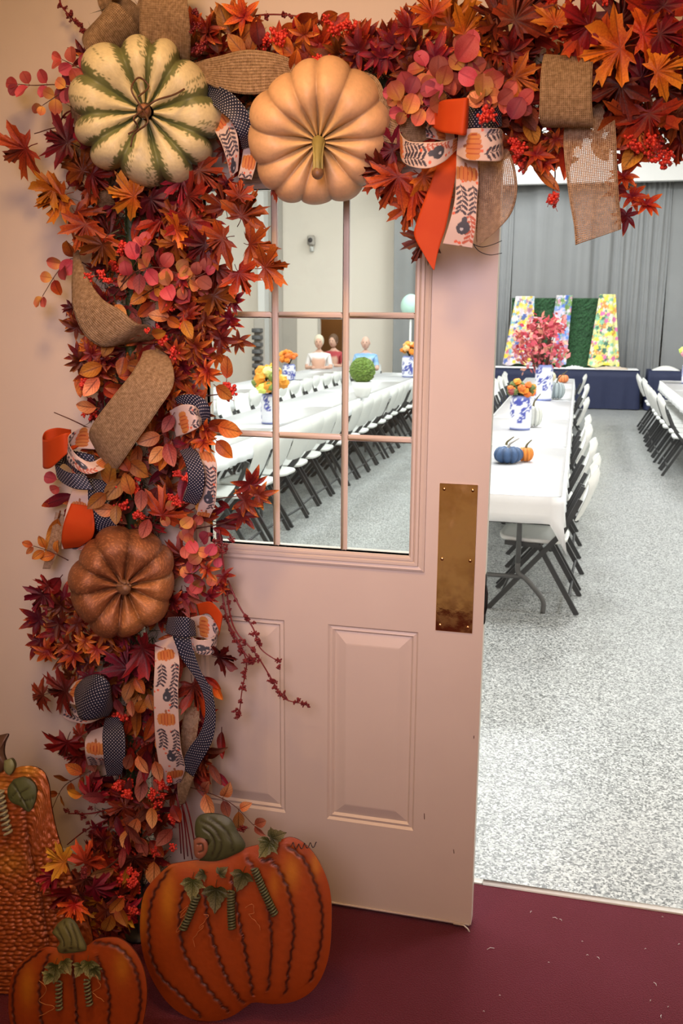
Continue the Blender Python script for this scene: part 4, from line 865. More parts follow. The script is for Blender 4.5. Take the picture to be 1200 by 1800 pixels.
for (x, y, a, s_, m) in ((160, 650, 200, .062, 'ochre'), (150, 715, 175, .055, 'peach'), (215, 645, 260, .05, 'ochre'), (160, 680, 230, .06, 'peach'), (280, 585, 10, .044, 'gold'), (330, 580, 300, .05, 'ochre'), (245, 500, 270, .05, 'mauve'),
                         (400, 645, 80, .055, 'ochre'), (395, 690, 330, .055, 'ochre'), (405, 755, 350, .070, 'ochre'), (385, 745, 20, .060, 'rust'), (395, 790, 320, .06, 'rust'),
                         (262, 772, 200, .060, 'peach'), (295, 745, 240, .05, 'mauve'), (275, 800, 230, .055, 'peach'), (300, 800, 290, .06, 'mauve'),
                         (195, 830, 70, .070, 'ochre'), (245, 825, 330, .068, 'ochre'), (200, 860, 230, .072, 'peach'), (170, 880, 220, .060, 'ochre'), (185, 895, 180, .06, 'peach'), (205, 905, 270, .050, 'peach'), (225, 850, 100, .06, 'ochre'), (215, 810, 120, .06, 'ochre'), (248, 880, 270, .055, 'mauve'), (240, 955, 260, .05, 'peach'), (255, 930, 250, .055, 'mauve')):
    face_leaf(V_, 'oval', m, x, y, random.uniform(-0.30, -0.26), a, s_*1.05, tilt=0.3, out=-0.15)
cluster(V_, 'oval', 'rust peach mauve ochre', 215, 850, 80, 75, 16, 0.060, 250, 110)
cluster(V_, 'lance', 'rust burg mauve', 320, 850, 55, 90, 16, 0.075, 300, 80)
cluster(V_, 'star', 'star burg staro', 345, 730, 50, 60, 12, 0.05, 330, 80, -0.22, -0.1)
berries(V_, 225, 870, 30, 40, 7, 0.017); berries(V_, 205, 905, 20, 20, 3, 0.016); berries(V_, 315, 860, 25, 40, 5, 0.015)
for (x, y, a, s_) in ((440, 850, 100, .068), (430, 880, 350, .062), (425, 905, 280, .055), (455, 870, 20, .055), (135, 575, 160, .05), (405, 560, 10, .05), (420, 600, 350, .046), (410, 530, 20, .05)): face_leaf(V_, 'star', 'star', x, y, -0.16, a, s_, tilt=0.3)
twig(V_, [(330, 900, -0.1), (370, 880, -0.13), (430, 870, -0.16)]); twig(V_, [(340, 930, -0.1), (390, 920, -0.13), (430, 905, -0.15)]); twig(V_, [(180, 255, -0.1), (110, 225, -0.14), (60, 235, -0.17)]); twig(V_, [(330, 700, -0.1), (370, 695, -0.13), (410, 690, -0.15)])
twig(V_, [(170, 760, -.1), (130, 740, -.15), (95, 725, -.15)])
sprig(V_, 'oval', 'peach ochre', [(120, 985, -0.12), (90, 970, -0.16), (60, 960, -0.17)], 3, 0.045)
face_leaf(V_, 'lance', 'ochre', 95, 945, -0.13, 250, 0.13); face_leaf(V_, 'lance', 'star', 100, 880, -0.13, 200, 0.10); face_leaf(V_, 'oval', 'burg', 95, 1030, -0.16, 230, 0.07)
face_leaf(V_, 'round', 'pink', 88, 840, -0.14, 170, 0.04); face_leaf(V_, 'round', 'pink', 95, 860, -0.13, 200, 0.035)
cluster(V_, 'round', 'pink pinkg pink', 345, 985, 38, 55, 20, 0.036, 330, 120, -0.22, -0.12)
cluster(V_, 'round', 'pink pinkg', 320, 900, 35, 30, 8, 0.034, 330, 120, -0.22, -0.12)
cluster(V_, 'star', 'star staro', 370, 1010, 30, 40, 6, 0.045, 340, 60, -0.2, -0.12)
cluster(V_, 'lance', 'burg rust', 385, 920, 30, 40, 9, 0.06, 330, 70, -0.15, -0.08)
berries(V_, 390, 960, 25, 30, 8, 0.009, M_dberry)
cluster(V_, 'star', 'star staro star', 105, 1100, 42, 55, 12, 0.056, 200, 60, -0.22, -0.1)
for (x, y, a, s_, m) in ((108, 1065, 190, .06, 'star'), (100, 1110, 200, .06, 'star'), (130, 1150, 230, .06, 'staro'), (150, 1125, 250, .05, 'staro'), (170, 1140, 280, .05, 'staro'), (120, 1130, 220, .065, 'star'), (185, 1110, 270, .05, 'rust')): face_leaf(V_, 'star', m, x, y, -0.21, a, s_, tilt=0.3)
cluster(V_, 'oval', 'peach ochre mauve', 240, 1235, 35, 30, 8, 0.055, 260, 60)
for (x, y, a, s_, m) in ((225, 1215, 250, .055, 'peach'), (248, 1240, 60, .055, 'ochre'), (232, 1245, 280, .045, 'peach'), (265, 1235, 300, .05, 'ochre')): face_leaf(V_, 'oval', m, x, y, -0.25, a, s_, tilt=0.3)
berries(V_, 215, 1250, 12, 15, 3, 0.016); berries(V_, 215, 1385, 12, 20, 4, 0.018); berries(V_, 285, 1410, 20, 45, 12, 0.016); berries(V_, 220, 1545, 22, 45, 9, 0.017); berries(V_, 290, 1490, 20, 25, 5, 0.015); berries(V_, 130, 1535, 12, 10, 3, 0.014, M_dberry)
face_leaf(V_, 'lance', 'mauve', 310, 1180, -0.16, 260, 0.10); face_leaf(V_, 'lance', 'rust', 375, 1200, -0.16, 330, 0.06); face_leaf(V_, 'oval', 'orange', 385, 1215, -0.17, 310, 0.055)
sprig(V_, 'oval', 'peach ochre', [(170, 1350, -0.12), (140, 1365, -0.16), (110, 1385, -0.17), (88, 1430, -0.18)], 4, 0.050)
cluster(V_, 'lance', 'mauve burg rust', 245, 1350, 70, 90, 20, 0.085, 270, 50, -0.22, -0.1)
cluster(V_, 'oval', 'mauve rust peach', 240, 1440, 60, 70, 18, 0.062, 270, 50, -0.22, -0.1)
for (x, y, a, s_, m) in ((268, 1437, 275, .056, 'peach'), (235, 1455, 250, .060, 'peach'), (222, 1475, 260, .056, 'peach'), (271, 1535, 270, .070, 'peach'), (165, 1400, 180, .06, 'mauve'), (182, 1530, 200, .062, 'peach'), (278, 1355, 290, .055, 'peach'), (225, 1340, 250, .05, 'mauve'), (250, 1345, 300, .055, 'peach'), (130, 1395, 170, .045, 'gold'), (285, 1310, 280, .06, 'ochre'), (250, 1490, 290, .060, 'mauve'), (310, 1430, 300, .05, 'rust')): face_leaf(V_, 'oval', m, x, y, -0.28, a, s_*1.05, tilt=0.25, out=-0.1)
cluster(V_, 'lance', 'burg mauve', 350, 1340, 50, 60, 14, 0.075, 340, 60, -0.18, -0.08)
sprig(V_, 'oval', 'peach mauve', [(320, 1380, -0.15), (370, 1395, -0.2), (410, 1415, -0.24), (445, 1450, -0.26)], 4, 0.062); berries(V_, 428, 1455, 4, 4, 2, 0.014, M_dberry, -0.25, -0.24)
cluster(V_, 'star', 'star burg', 350, 1290, 40, 70, 8, 0.045, 350, 60, -0.15, -0.08); cluster(V_, 'maple', 'red burg', 200, 1440, 50, 60, 9, 0.055, 230, 80, -0.18, -0.1)
cluster(V_, 'maple', 'rust orange ochre burg'.replace('ochre', 'gold'), 195, 1600, 50, 40, 9, 0.055, 250, 80, -0.24, -0.12)
for a in ((112, 1515, 150, 0.060, 'gold', 1), (150, 1515, 70, 0.062, 'red', 0), (122, 1572, 215, 0.066, 'red', 3), (165, 1560, 320, 0.060, 'red', 5), (150, 1545, 250, 0.05, 'burg', 2), (130, 1590, 250, 0.05, 'orange', 4), (95, 1540, 180, 0.05, 'red', 6)): face_leaf(V_, 'maple', a[4], a[0], a[1], random.uniform(-0.66, -0.60), a[2], a[3], a[5], 0.3)
for (x, y, a, s_, m) in ((180, 1532, 195, .062, 'peach'), (205, 1590, 230, .055, 'ochre'), (190, 1625, 250, .06, 'ochre'), (215, 1610, 300, .055, 'gold')): face_leaf(V_, 'oval', m, x, y, -0.62, a, s_, tilt=0.25)
berries(V_, 150, 1538, 10, 8, 5, 0.009, M_dberry, -0.69, -0.67); berries(V_, 222, 1570, 15, 40, 9, 0.014, M_berry, -0.55, -0.45)
twig(V_, [(225, 1450, -.15), (215, 1500, -.3), (180, 1530, -.5), (140, 1545, -.62)], 0.0035)
cluster(V_, 'maple', 'burg rust red gold', 185, 1610, 50, 45, 12, 0.050, 260, 80, -0.58, -0.35, 0.4); cluster(V_, 'maple', 'red burg rust', 200, 1500, 45, 45, 8, 0.050, 240, 90, -0.35, -0.2, 0.4)
cluster(V_, 'lance', 'mauve burg rust ochre', 215, 1530, 35, 80, 14, 0.070, 265, 40, -0.4, -0.2, 0.4)
cluster(V_, 'maple', 'burg rust burg', 180, 1165, 60, 70, 12, 0.060, 230, 120, -0.15, -0.08); cluster(V_, 'star', 'star burg rust', 190, 1180, 50, 50, 8, 0.05, 250, 90, -0.2, -0.1)
cluster(V_, 'maple', 'burg red', 170, 1290, 50, 60, 8, 0.055, 230, 100, -0.15, -0.08); cluster(V_, 'lance', 'burg mauve', 345, 1060, 30, 50, 8, 0.06, 320, 60, -0.15, -0.08); cluster(V_, 'star', 'star burg', 150, 560, 25, 60, 5, 0.045, 200, 60, -0.12, -0.06)
# dark leafless twigs low on the left and under the last leaves
for pts in ([(200, 1420, -.12), (160, 1430, -.14), (120, 1430, -.15)], [(190, 1440, -.12), (150, 1460, -.14), (118, 1485, -.15)], [(200, 1450, -.12), (175, 1480, -.14), (150, 1500, -.15)], [(310, 1370, -.14), (322, 1430, -.16), (330, 1505, -.14)], [(312, 1370, -.14), (332, 1430, -.17), (345, 1500, -.14)], [(308, 1370, -.14), (314, 1430, -.17), (318, 1500, -.14)], [(310, 1372, -.14), (326, 1440, -.18), (338, 1510, -.15)], [(306, 1372, -.14), (318, 1440, -.18), (324, 1510, -.15)]): twig(V_, pts, 0.003, 'twig', M_dberry)
berries(V_, 140, 1450, 30, 30, 10, 0.010, M_dberry, -0.16, -0.12)
# trailing berry twigs over the door
def berry_twig(root, pts, n, seed, s_=0.0062, m=M_dberry):
    Q = cr_spline([atg(*p) for p in pts], 10); b = MB(); b.tube(Q, np.linspace(0.0026, 0.0014, len(Q)), 6); o = b.build('stem', M_dberry, root); r = np.random.default_rng(seed)
    for i in range(n):
        k_ = r.integers(1, len(Q)); k_ = len(Q)-1-i if i < 3 else k_
        d = r.normal(0, 1, 3); leaf(root, 'berry', m, Q[k_]+d*0.004, d, (0, -1, 0.3), s_*r.uniform(1.3, 2.4))
berry_twig(V_, [(385, 930, -.12), (395, 1010, -.13), (410, 1100, -.14), (450, 1150, -.15), (478, 1195, -.15), (500, 1228, -.15), (540, 1238, -.15)], 30, 1)
berry_twig(V_, [(400, 1020, -.12), (420, 1065, -.14), (445, 1105, -.15), (458, 1140, -.15), (492, 1165, -.15)], 16, 2)
berry_twig(V_, [(390, 1040, -.12), (400, 1090, -.14), (425, 1140, -.15), (433, 1170, -.15), (425, 1215, -.15), (420, 1262, -.15)], 26, 3)
berry_twig(V_, [(395, 1080, -.12), (410, 1120, -.14), (432, 1150, -.15), (445, 1165, -.15)], 18, 4)
berry_twig(T_, [(105, -15, -.10), (108, 10, -.11), (135, 40, -.12), (150, 55, -.12)], 14, 5)
berry_twig(V_, [(100, 225, -.12), (115, 200, -.13), (150, 180, -.14), (170, 120, -.13)], 14, 6)
berry_twig(T_, [(330, 95, -.1), (420, 35, -.12), (520, 28, -.12), (640, 60, -.1)], 16, 7)
# --- horizontal garland
cluster(T_, 'star', 'staro rust star', 400, 60, 70, 35, 10, 0.055, 80, 80, -0.22, -0.1); cluster(T_, 'oval', 'ochre rust ochre', 400, 60, 70, 35, 14, 0.058, 80, 70, -0.22, -0.1)
cluster(T_, 'oval', 'ochre rust rust', 570, 75, 80, 45, 20, 0.062, 80, 70, -0.22, -0.1); cluster(T_, 'star', 'staro star rust', 600, 80, 80, 45, 12, 0.055, 80, 80, -0.24, -0.12)
berries(T_, 470, 68, 28, 9, 9, 0.016); berries(T_, 600, 45, 28, 15, 8, 0.016); berries(T_, 350, 85, 15, 20, 4, 0.014, M_dberry); berries(T_, 565, 105, 25, 10, 4, 0.015); berries(T_, 345, 40, 15, 20, 5, 0.010, M_dberry)
cluster(T_, 'star', 'star burg star', 700, 85, 70, 50, 26, 0.056, 90, 90, -0.26, -0.14); cluster(T_, 'star', 'star burg', 860, 110, 80, 60, 14, 0.055, 60, 120, -0.2, -0.12)
for a in ((790, 45, 90, .092, 'orange', 0), (815, 60, 30, .07, 'orange', 3), (760, 25, 120, .06, 'orange', 1), (905, 35, 60, .085, 'burg', 2), (880, 30, 170, .075, 'burg', 4), (930, 15, 40, .08, 'burg', 5), (870, 55, 220, .05, 'rust', 6), (975, 40, 100, .06, 'gold', 1), (1035, 45, 200, .085, 'red', 0), (1020, 60, 180, .06, 'red', 3),
          (1090, 40, 80, .085, 'burg', 2), (1150, 30, 60, .085, 'red', 4), (1130, 60, 20, .078, 'orange', 5), (1090, 85, 190, .09, 'orange', 6), (1060, 85, 170, .08, 'orange', 1), (1155, 125, 20, .070, 'orange', 2), (1180, 100, 330, .07, 'rust', 3), (1090, 150, 250, .08, 'burg', 0), (1160, 60, 340, .06, 'red', 5), (1140, 200, 280, .085, 'rust', 4), (1110, 205, 240, .08, 'rust', 6), (1190, 200, 300, .07, 'rust', 1), (1060, 130, 200, .075, 'burg', 2), (1165, 10, 90, .05, 'burg', 3), (1170, 160, 10, .07, 'burg', 5),
          (700, 310, 240, .085, 'rust', 0), (730, 330, 300, .085, 'rust', 2), (690, 280, 200, .07, 'rust', 4), (745, 310, 330, .075, 'orange', 5), (720, 360, 260, .065, 'rust', 1), (670, 300, 180, .06, 'burg', 3), (690, 265, 160, .06, 'burg', 6), (905, 135, 330, .06, 'rust', 1), (890, 110, 30, .055, 'rust', 5), (745, 420, 250, .06, 'burg', 2), (1195, 250, 260, .06, 'rust', 3), (1220, 120, 0, .08, 'burg', 4), (1240, 60, 50, .08, 'red', 2), (1250, 180, 330, .08, 'rust', 1)):
    face_leaf(T_, 'maple', a[4], a[0], a[1], random.uniform(-0.26, -0.17), a[2], a[3], a[5], 0.35)
cluster(T_, 'maple', 'burg rust red', 1110, 140, 110, 90, 16, 0.065, 300, 140, -0.18, -0.1); cluster(T_, 'maple', 'burg rust', 880, 130, 90, 60, 8, 0.06, 30, 140, -0.16, -0.1)
for pts in ([(800, 190, -.2), (770, 150, -.27), (750, 120, -.27)], [(820, 180, -.2), (815, 140, -.28), (825, 90, -.29)], [(780, 200, -.2), (735, 170, -.27), (700, 165, -.27)], [(800, 195, -.2), (760, 185, -.28), (710, 195, -.28)], [(830, 180, -.2), (870, 165, -.28), (910, 185, -.29)], [(800, 180, -.2), (840, 150, -.28), (850, 165, -.29)], [(810, 190, -.2), (780, 160, -.3), (770, 145, -.3)]): sprig(T_, 'round', 'pink pink pinkg', pts, 3, 0.048)
for (x, y, s_, m) in ((820, 85, .060, 'pink'), (770, 118, .048, 'pink'), (822, 135, .045, 'pink'), (763, 155, .045, 'pink'), (908, 190, .048, 'pink'), (888, 170, .038, 'pink'), (722, 182, .045, 'pinkg'), (695, 160, .045, 'pinkg'), (848, 150, .05, 'pinkg'), (725, 150, .04, 'pink'), (835, 175, .04, 'peach')): face_leaf(T_, 'round', m, x, y, -0.31, random.uniform(0, 180), s_, tilt=0.25, out=-0.05)
berries(T_, 855, 205, 8, 6, 3, 0.017, M_berry, -0.38, -0.36); berries(T_, 910, 275, 9, 35, 8, 0.018); berries(T_, 970, 355, 6, 12, 4, 0.015, M_berry, -0.2, -0.16); berries(T_, 1170, 275, 10, 15, 5, 0.016); berries(T_, 1130, 255, 30, 12, 7, 0.016); berries(T_, 1030, 0, 70, 6, 8, 0.016)
cluster(T_, 'star', 'staro star', 950, 250, 55, 40, 14, 0.048, 280, 100, -0.22, -0.12); cluster(T_, 'lance', 'ochre rust', 955, 290, 50, 25, 8, 0.075, 330, 90, -0.2, -0.12)
for (x, y, a, s_, m) in ((1095, 310, 300, .05, 'staro'), (1110, 345, 320, .045, 'staro'), (1135, 360, 300, .05, 'staro'), (1095, 280, 60, .045, 'star'), (1100, 380, 270, .045, 'star'), (1085, 330, 240, .045, 'star'), (1110, 280, 20, .04, 'rust')): face_leaf(T_, 'star', m, x, y, -0.17, a, s_, tilt=0.3)
cluster(T_, 'oval', 'ochre rust mauve', 1110, 255, 60, 25, 12, 0.06, 290, 60, -0.2, -0.12); cluster(T_, 'oval', 'ochre mauve', 900, 220, 40, 60, 10, 0.055, 280, 90, -0.2, -0.12)
twig(T_, [(960, 260, -.1), (975, 300, -.15), (970, 345, -.17)]); twig(T_, [(1080, 250, -.1), (1090, 310, -.15), (1130, 350, -.17)]); twig(T_, [(880, 80, -.1), (980, 40, -.14), (1100, 90, -.15)]); twig(T_, [(1060, 110, -.1), (1130, 60, -.14), (1200, 40, -.15)]); twig(T_, [(840, 60, -.1), (900, 40, -.14), (960, 20, -.15)])
cluster(T_, 'star', 'star burg rust', 470, 130, 60, 30, 10, 0.05, 300, 120, -0.16, -0.1); cluster(T_, 'star', 'star burg', 420, 250, 25, 60, 7, 0.045, 270, 90, -0.12, -0.07)
cluster(V_, 'star', 'star burg', 400, 300, 30, 30, 5, 0.045, 270, 90, -0.12, -0.07); cluster(T_, 'star', 'star burg red', 650, 270, 30, 40, 7, 0.05, 270, 90, -0.14, -0.08)
# stand pole and foot of the vertical garland
b = MB(); b.tube([atg(243, 1430, -0.14), atg(246, 1500, -0.14), atg(246, 1560, -0.14), atz(247, 1640, 0.012)], 0.009, 10); q = atz(247, 1640, 0.0); b.lathe([(0, 0.002), (0.05, 0.002), (0.05, 0.008), (0.012, 0.014), (0, 0.014)], q, 20)
b.build('stand', M_dark, side)
# ================================================================== FABRIC PUMPKINS
def wire(pts, rad, n=6): 
    b = MB(); b.tube(cr_spline(pts, 6), rad, n); return b
def big_pumpkin(name, lab, px, py, Y, R, H, n, depth, axis, seed, irr, colf, m, spin=0.0, fat=0.9, dimple=0.18, stemc=(0.2, 0.1, 0.04), stemf=None, sq=1.0):
    c_ = at(px, py, Y); t = thing(name, lab, 'pumpkin', c_); P, col = pumpkin_mesh(R, H, n, depth, n*22, 90, dimple, irr, seed, colf, fat)
    to = CAM-c_; to = to/np.linalg.norm(to); ax = to+c_r*axis[0]+c_u*axis[1]; X, Yv, Z = frame_of(ax)
    cs, sn = math.cos(spin), math.sin(spin); X, Yv = X*cs+Yv*sn, -X*sn+Yv*cs
    W = c_+P[..., :1]*X+P[..., 1:2]*Yv+P[..., 2:]*Z; Wr = W-c_; b = MB(); b.grid(c_+Wr, col, closed=True); b.build('body', m, t)
    stemf(t, c_, X, Yv, Z, R, H); return t
nz_ = np.random.default_rng(11)
def smooth_noise(a, p_, s_): return math.sin(a*7*s_+3*math.sin(p_*5*s_))*math.sin(p_*11*s_+2*math.cos(a*9*s_))
def col_striped(a, p_, g):
    base = np.array((0.68, 0.60, 0.33)); gr = np.array((0.11, 0.13, 0.035)); f = 0.0
    d = g+0.10*smooth_noise(a, p_, 3)+nz_.uniform(-0.16, 0.16)
    if d < 0.56: f = 0.93
    st = abs(math.sin(a*9.0+0.9)); band = math.sin(p_*2.0+a*3)
    if st < 0.30+0.12*smooth_noise(a, p_, 2) and p_ > 0.55 and nz_.random() > 0.45 and math.sin(a*4.3+1) > -0.1: f = max(f, 0.75)
    c_ = base*(1-f)+gr*f; c_ = c_*(0.92+0.12*nz_.random())+np.array((0.0, 0.015, 0.0))*(1-math.sin(p_)); return tuple(c_)
def stem_striped(t, c_, X, Y, Z, R, H):
    o_ = c_+Z*(H*0.70); b = MB(); b.tube([o_-Z*0.02, o_+Z*0.012, o_+Z*0.028+X*0.003], [0.016, 0.017, 0.013], 12, (0.16, 0.07, 0.03)); b.ball(o_+Z*0.028, 0.0135, 10, 8, (0.32, 0.14, 0.07)); b.build('stem', M_gourd, t)
    b = MB(); o2 = o_+Z*0.03
    for pts in ([(0, 0), (0.03, 0.02), (0.07, 0.035), (0.095, 0.05)], [(0, 0), (-0.025, 0.045), (-0.01, 0.075), (0.012, 0.055), (-0.01, 0.03)], [(0, 0), (-0.02, -0.02), (-0.012, -0.04), (-0.035, -0.055)], [(0, 0), (0.012, -0.03), (-0.02, -0.055), (-0.03, -0.085)]):
        b.tube(cr_spline([o2+c_r*x+c_u*y+Z*(0.012+0.02*math.sin(i*1.7)) for i, (x, y) in enumerate(pts)], 6), 0.0022, 6, (0.10, 0.045, 0.02))
    b.build('tendril', M_gourd, t)
big_pumpkin('decorative_pumpkin', 'cream and green striped pumpkin at the top left corner of the garland', 257, 199, -0.185, 0.178, 0.115, 11, 0.17, (-0.06, 0.06), 3, 0.22, col_striped, M_gourd, 0.3, 0.62, 0.24, stemf=stem_striped)
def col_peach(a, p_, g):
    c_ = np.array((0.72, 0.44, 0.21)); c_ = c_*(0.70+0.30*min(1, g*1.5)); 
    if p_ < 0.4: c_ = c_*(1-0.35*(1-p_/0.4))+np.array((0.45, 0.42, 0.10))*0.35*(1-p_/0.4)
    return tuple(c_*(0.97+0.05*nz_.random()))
def stem_peach(t, c_, X, Y, Z, R, H):
    o_ = c_+Z*(H*0.62); dn = -c_u; b = MB(); P = cr_spline([o_, o_+Z*0.02+dn*0.006, o_+Z*0.035+dn*0.03, o_+Z*0.036+dn*0.050, o_+Z*0.034+dn*0.062], 5); n = len(P)
    b.tube(P, [0.016-0.006*min(1, i/9) for i in range(n)], 7, (0.27, 0.23, 0.06)); 
    for k_ in range(5): a = k_*1.257; b.tube([P[i]+(c_r*math.cos(a)+Z*math.sin(a))*(0.013-0.004*min(1, i/9)) for i in range(n)], 0.0035, 5, (0.22, 0.19, 0.05) if k_ % 2 else (0.36, 0.31, 0.10))
    b.ball(P[-1], 0.014, 9, 7, (0.20, 0.10, 0.04)); b.build('stem', M_gourd, t)
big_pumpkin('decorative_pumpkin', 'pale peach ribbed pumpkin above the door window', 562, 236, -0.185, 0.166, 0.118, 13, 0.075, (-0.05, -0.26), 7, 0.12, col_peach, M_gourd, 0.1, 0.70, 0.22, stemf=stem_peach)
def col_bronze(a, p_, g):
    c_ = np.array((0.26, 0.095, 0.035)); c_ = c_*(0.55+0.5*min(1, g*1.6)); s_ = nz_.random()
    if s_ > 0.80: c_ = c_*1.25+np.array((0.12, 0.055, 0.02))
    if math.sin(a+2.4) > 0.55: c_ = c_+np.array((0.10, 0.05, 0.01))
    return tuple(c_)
def stem_bronze(t, c_, X, Y, Z, R, H):
    o_ = c_+Z*(H*0.55); b = MB(); P = cr_spline([o_, o_+Z*0.03+c_r*0.002, o_+Z*0.05+c_u*0.012+c_r*0.006], 5); b.tube(P, np.linspace(0.021, 0.011, len(P)), 8, (0.22, 0.11, 0.05))
    for k_ in range(7): a = k_*0.898; b.tube([o_+(X*math.cos(a)+Y*math.sin(a))*0.035-Z*0.006, o_+(X*math.cos(a)+Y*math.sin(a))*0.017+Z*0.004, P[-1]+(X*math.cos(a)+Y*math.sin(a))*0.009], 0.004, 5, (0.20, 0.10, 0.05))
    b.build('stem', M_gourd, t)
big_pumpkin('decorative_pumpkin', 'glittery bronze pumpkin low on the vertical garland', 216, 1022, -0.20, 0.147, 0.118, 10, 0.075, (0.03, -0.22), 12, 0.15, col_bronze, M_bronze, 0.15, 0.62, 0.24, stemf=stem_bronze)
# ================================================================== RIBBONS
def print_colors(u, v, wid, seed):
    """botanical print: cream ground, dark leafy sprigs, orange pumpkins, dark gourds; u along in metres, v across 0..1"""
    r = np.random.default_rng(seed); K_ = 0.62; wid = wid*K_; u = u*K_; x = u; y = v*wid; col = np.zeros(u.shape+(3,)); col[:] = (0.62, 0.49, 0.42)
    def ell(cx, cy, a, b_, th, c_, ring=False):
        dx, dy = x-cx, y-cy; p_ = (dx*math.cos(th)+dy*math.sin(th))/a; q = (-dx*math.sin(th)+dy*math.cos(th))/b_; d = p_*p_+q*q; col[d < 1] = c_
    Lm = float(u.max())+0.02; s0 = r.uniform(0, 0.03); k_ = 0; s_ = s0
    while s_ < Lm:
        kind = k_ % 3; cyy = wid*(0.42+0.2*r.random())
        if kind == 0:
            for q in range(-2, 3): ell(s_+0.019, cyy+q*0.0058, 0.013*(1-0.10*abs(q)), 0.0052, 0.0, (0.54, 0.17+0.02*abs(q), 0.05)); 
            for q in range(-2, 3): ell(s_+0.019, cyy+q*0.0058+0.0026, 0.012*(1-0.12*abs(q)), 0.0007, 0.0, (0.35, 0.06, 0.02))
            ell(s_+0.005, cyy, 0.004, 0.002, 0.2, (0.3, 0.12, 0.05)); s_ += 0.038
        else:
            th0 = r.uniform(-0.5, 0.5); dark = (0.045, 0.035, 0.05) if kind == 1 or r.random() < 0.6 else (0.45, 0.10, 0.05)
            for b0 in ((-0.25, 0.3) if kind == 1 else (0.28,)):
                for q in range(6):
                    cx = s_+q*0.0062; cy = wid*(0.5+b0*1.0)+math.sin(th0+q*0.5)*0.004
                    ell(cx, cy, 0.0034, 0.0007, 0.3, dark)
                    for sg in (-1, 1): ell(cx+0.003, cy+sg*0.0045, 0.0048, 0.0017, sg*0.85, dark)
            if kind == 2: ell(s_+0.016, wid*0.55, 0.009, 0.008, 0, (0.05, 0.055, 0.07)); ell(s_+0.006, wid*0.55, 0.005, 0.0035, 0, (0.05, 0.055, 0.07)); ell(s_+0.018, wid*0.50, 0.002, 0.002, 0, (0.5, 0.5, 0.52))
            s_ += 0.038
        for q in range(3): ell(s_+r.uniform(-0.01, 0.01), wid*r.random(), 0.002, 0.002, 0, (0.65, 0.12, 0.05))
        k_ += 1
    e = np.minimum(v, 1-v)*wid; col[e < 0.0009] = (0.6, 0.45, 0.35); return col
def ribbon(parent, name, pairs, m, n=10, nv=13, bulge=0.0, seed=0, fine=False, crumple=0.0):
    """pairs: (left px, left py, right px, right py, Y left, Y right) control pairs of the two selvedges"""
    A_ = [atg(q[0], q[1], q[4]) for q in pairs]; B_ = [atg(q[2], q[3], q[5] if len(q) > 5 else q[4]) for q in pairs]
    if fine:
        n = 14; nv = 34
    A2 = cr_spline(A_, n); B2 = cr_spline(B_, n); mid = (A2+B2)/2; seg = np.r_[0, np.cumsum(np.linalg.norm(np.diff(mid, axis=0), axis=1))]; L_ = seg[-1]
    if fine:
        k_ = max(12, int(L_/0.0016)); sN = np.linspace(0, L_, k_); A2 = np.stack([np.interp(sN, seg, A2[:, i]) for i in range(3)], 1); B2 = np.stack([np.interp(sN, seg, B2[:, i]) for i in range(3)], 1); mid = (A2+B2)/2; seg = sN
    nu = len(A2); P = np.zeros((nu, nv, 3)); U = np.zeros((nu, nv, 3)); wid = float(np.median(np.linalg.norm(A2-B2, axis=1)))
    for i in range(nu):
        d = mid[min(i+1, nu-1)]-mid[max(i-1, 0)]; nn = np.cross(d, B2[i]-A2[i]); l_ = np.linalg.norm(nn); nn = nn/l_ if l_ > 1e-9 else nn
        for j in range(nv):
            t_ = j/(nv-1); P[i, j] = A2[i]*(1-t_)+B2[i]*t_+nn*(bulge*math.sin(math.pi*t_)+crumple*math.sin(seg[i]*60+t_*4+seed)*math.sin(math.pi*t_+0.3)); U[i, j] = (seg[i], t_*wid, t_)
    col = print_colors(U[..., 0], U[..., 2], max(wid, 0.045), seed) if fine else None
    b = MB(); b.grid(P, col); return b.build(name, m, parent, attrs={'uvm': U.reshape(-1, 3)}, solid=0.0009)
# burlap bow above the striped pumpkin
t = thing('burlap_bow', 'big burlap bow with two tall loops above the striped pumpkin', 'bow', at(250, 110, -0.2))
ribbon(t, 'loop', [(190, 120, 250, 85, -.13), (165, 108, 240, 45, -.22), (149, 85, 212, 10, -.27), (145, 66, 196, 2, -.24), (160, 50, 215, -8, -.16), (205, 70, 250, 20, -.12), (225, 95, 255, 60, -.10)], M_burlap, crumple=0.002)
ribbon(t, 'loop', [(255, 118, 334, 112, -.17), (247, 80, 335, 70, -.24), (245, 35, 332, 30, -.28), (247, -12, 328, -14, -.28), (250, -50, 325, -50, -.22), (248, -40, 322, -40, -.15), (245, 10, 315, 10, -.12), (240, 60, 300, 60, -.10)], M_burlap, crumple=0.002)
ribbon(t, 'loop', [(222, 62, 262, 62, -.11), (232, 30, 262, 20, -.16), (243, 2, 268, -10, -.17), (250, -20, 275, -25, -.12)], M_burlap)
ribbon(t, 'tail', [(168, -30, 196, -40, -.10), (172, 5, 195, -5, -.13), (178, 20, 190, 18, -.12), (190, 60, 205, 55, -.10)], M_burlap)
ribbon(t, 'tail', [(320, 118, 330, 150, -.14), (350, 108, 352, 142, -.19), (385, 98, 385, 157, -.22), (440, 87, 440, 166, -.24), (495, 97, 492, 156, -.22), (530, 115, 525, 142, -.20), (552, 124, 548, 132, -.17)], M_burlap, crumple=0.003)
ribbon(t, 'tail', [(125, 205, 150, 265, -.12), (125, 175, 152, 225, -.16), (140, 150, 168, 190, -.15), (170, 125, 195, 155, -.12)], M_burlap)
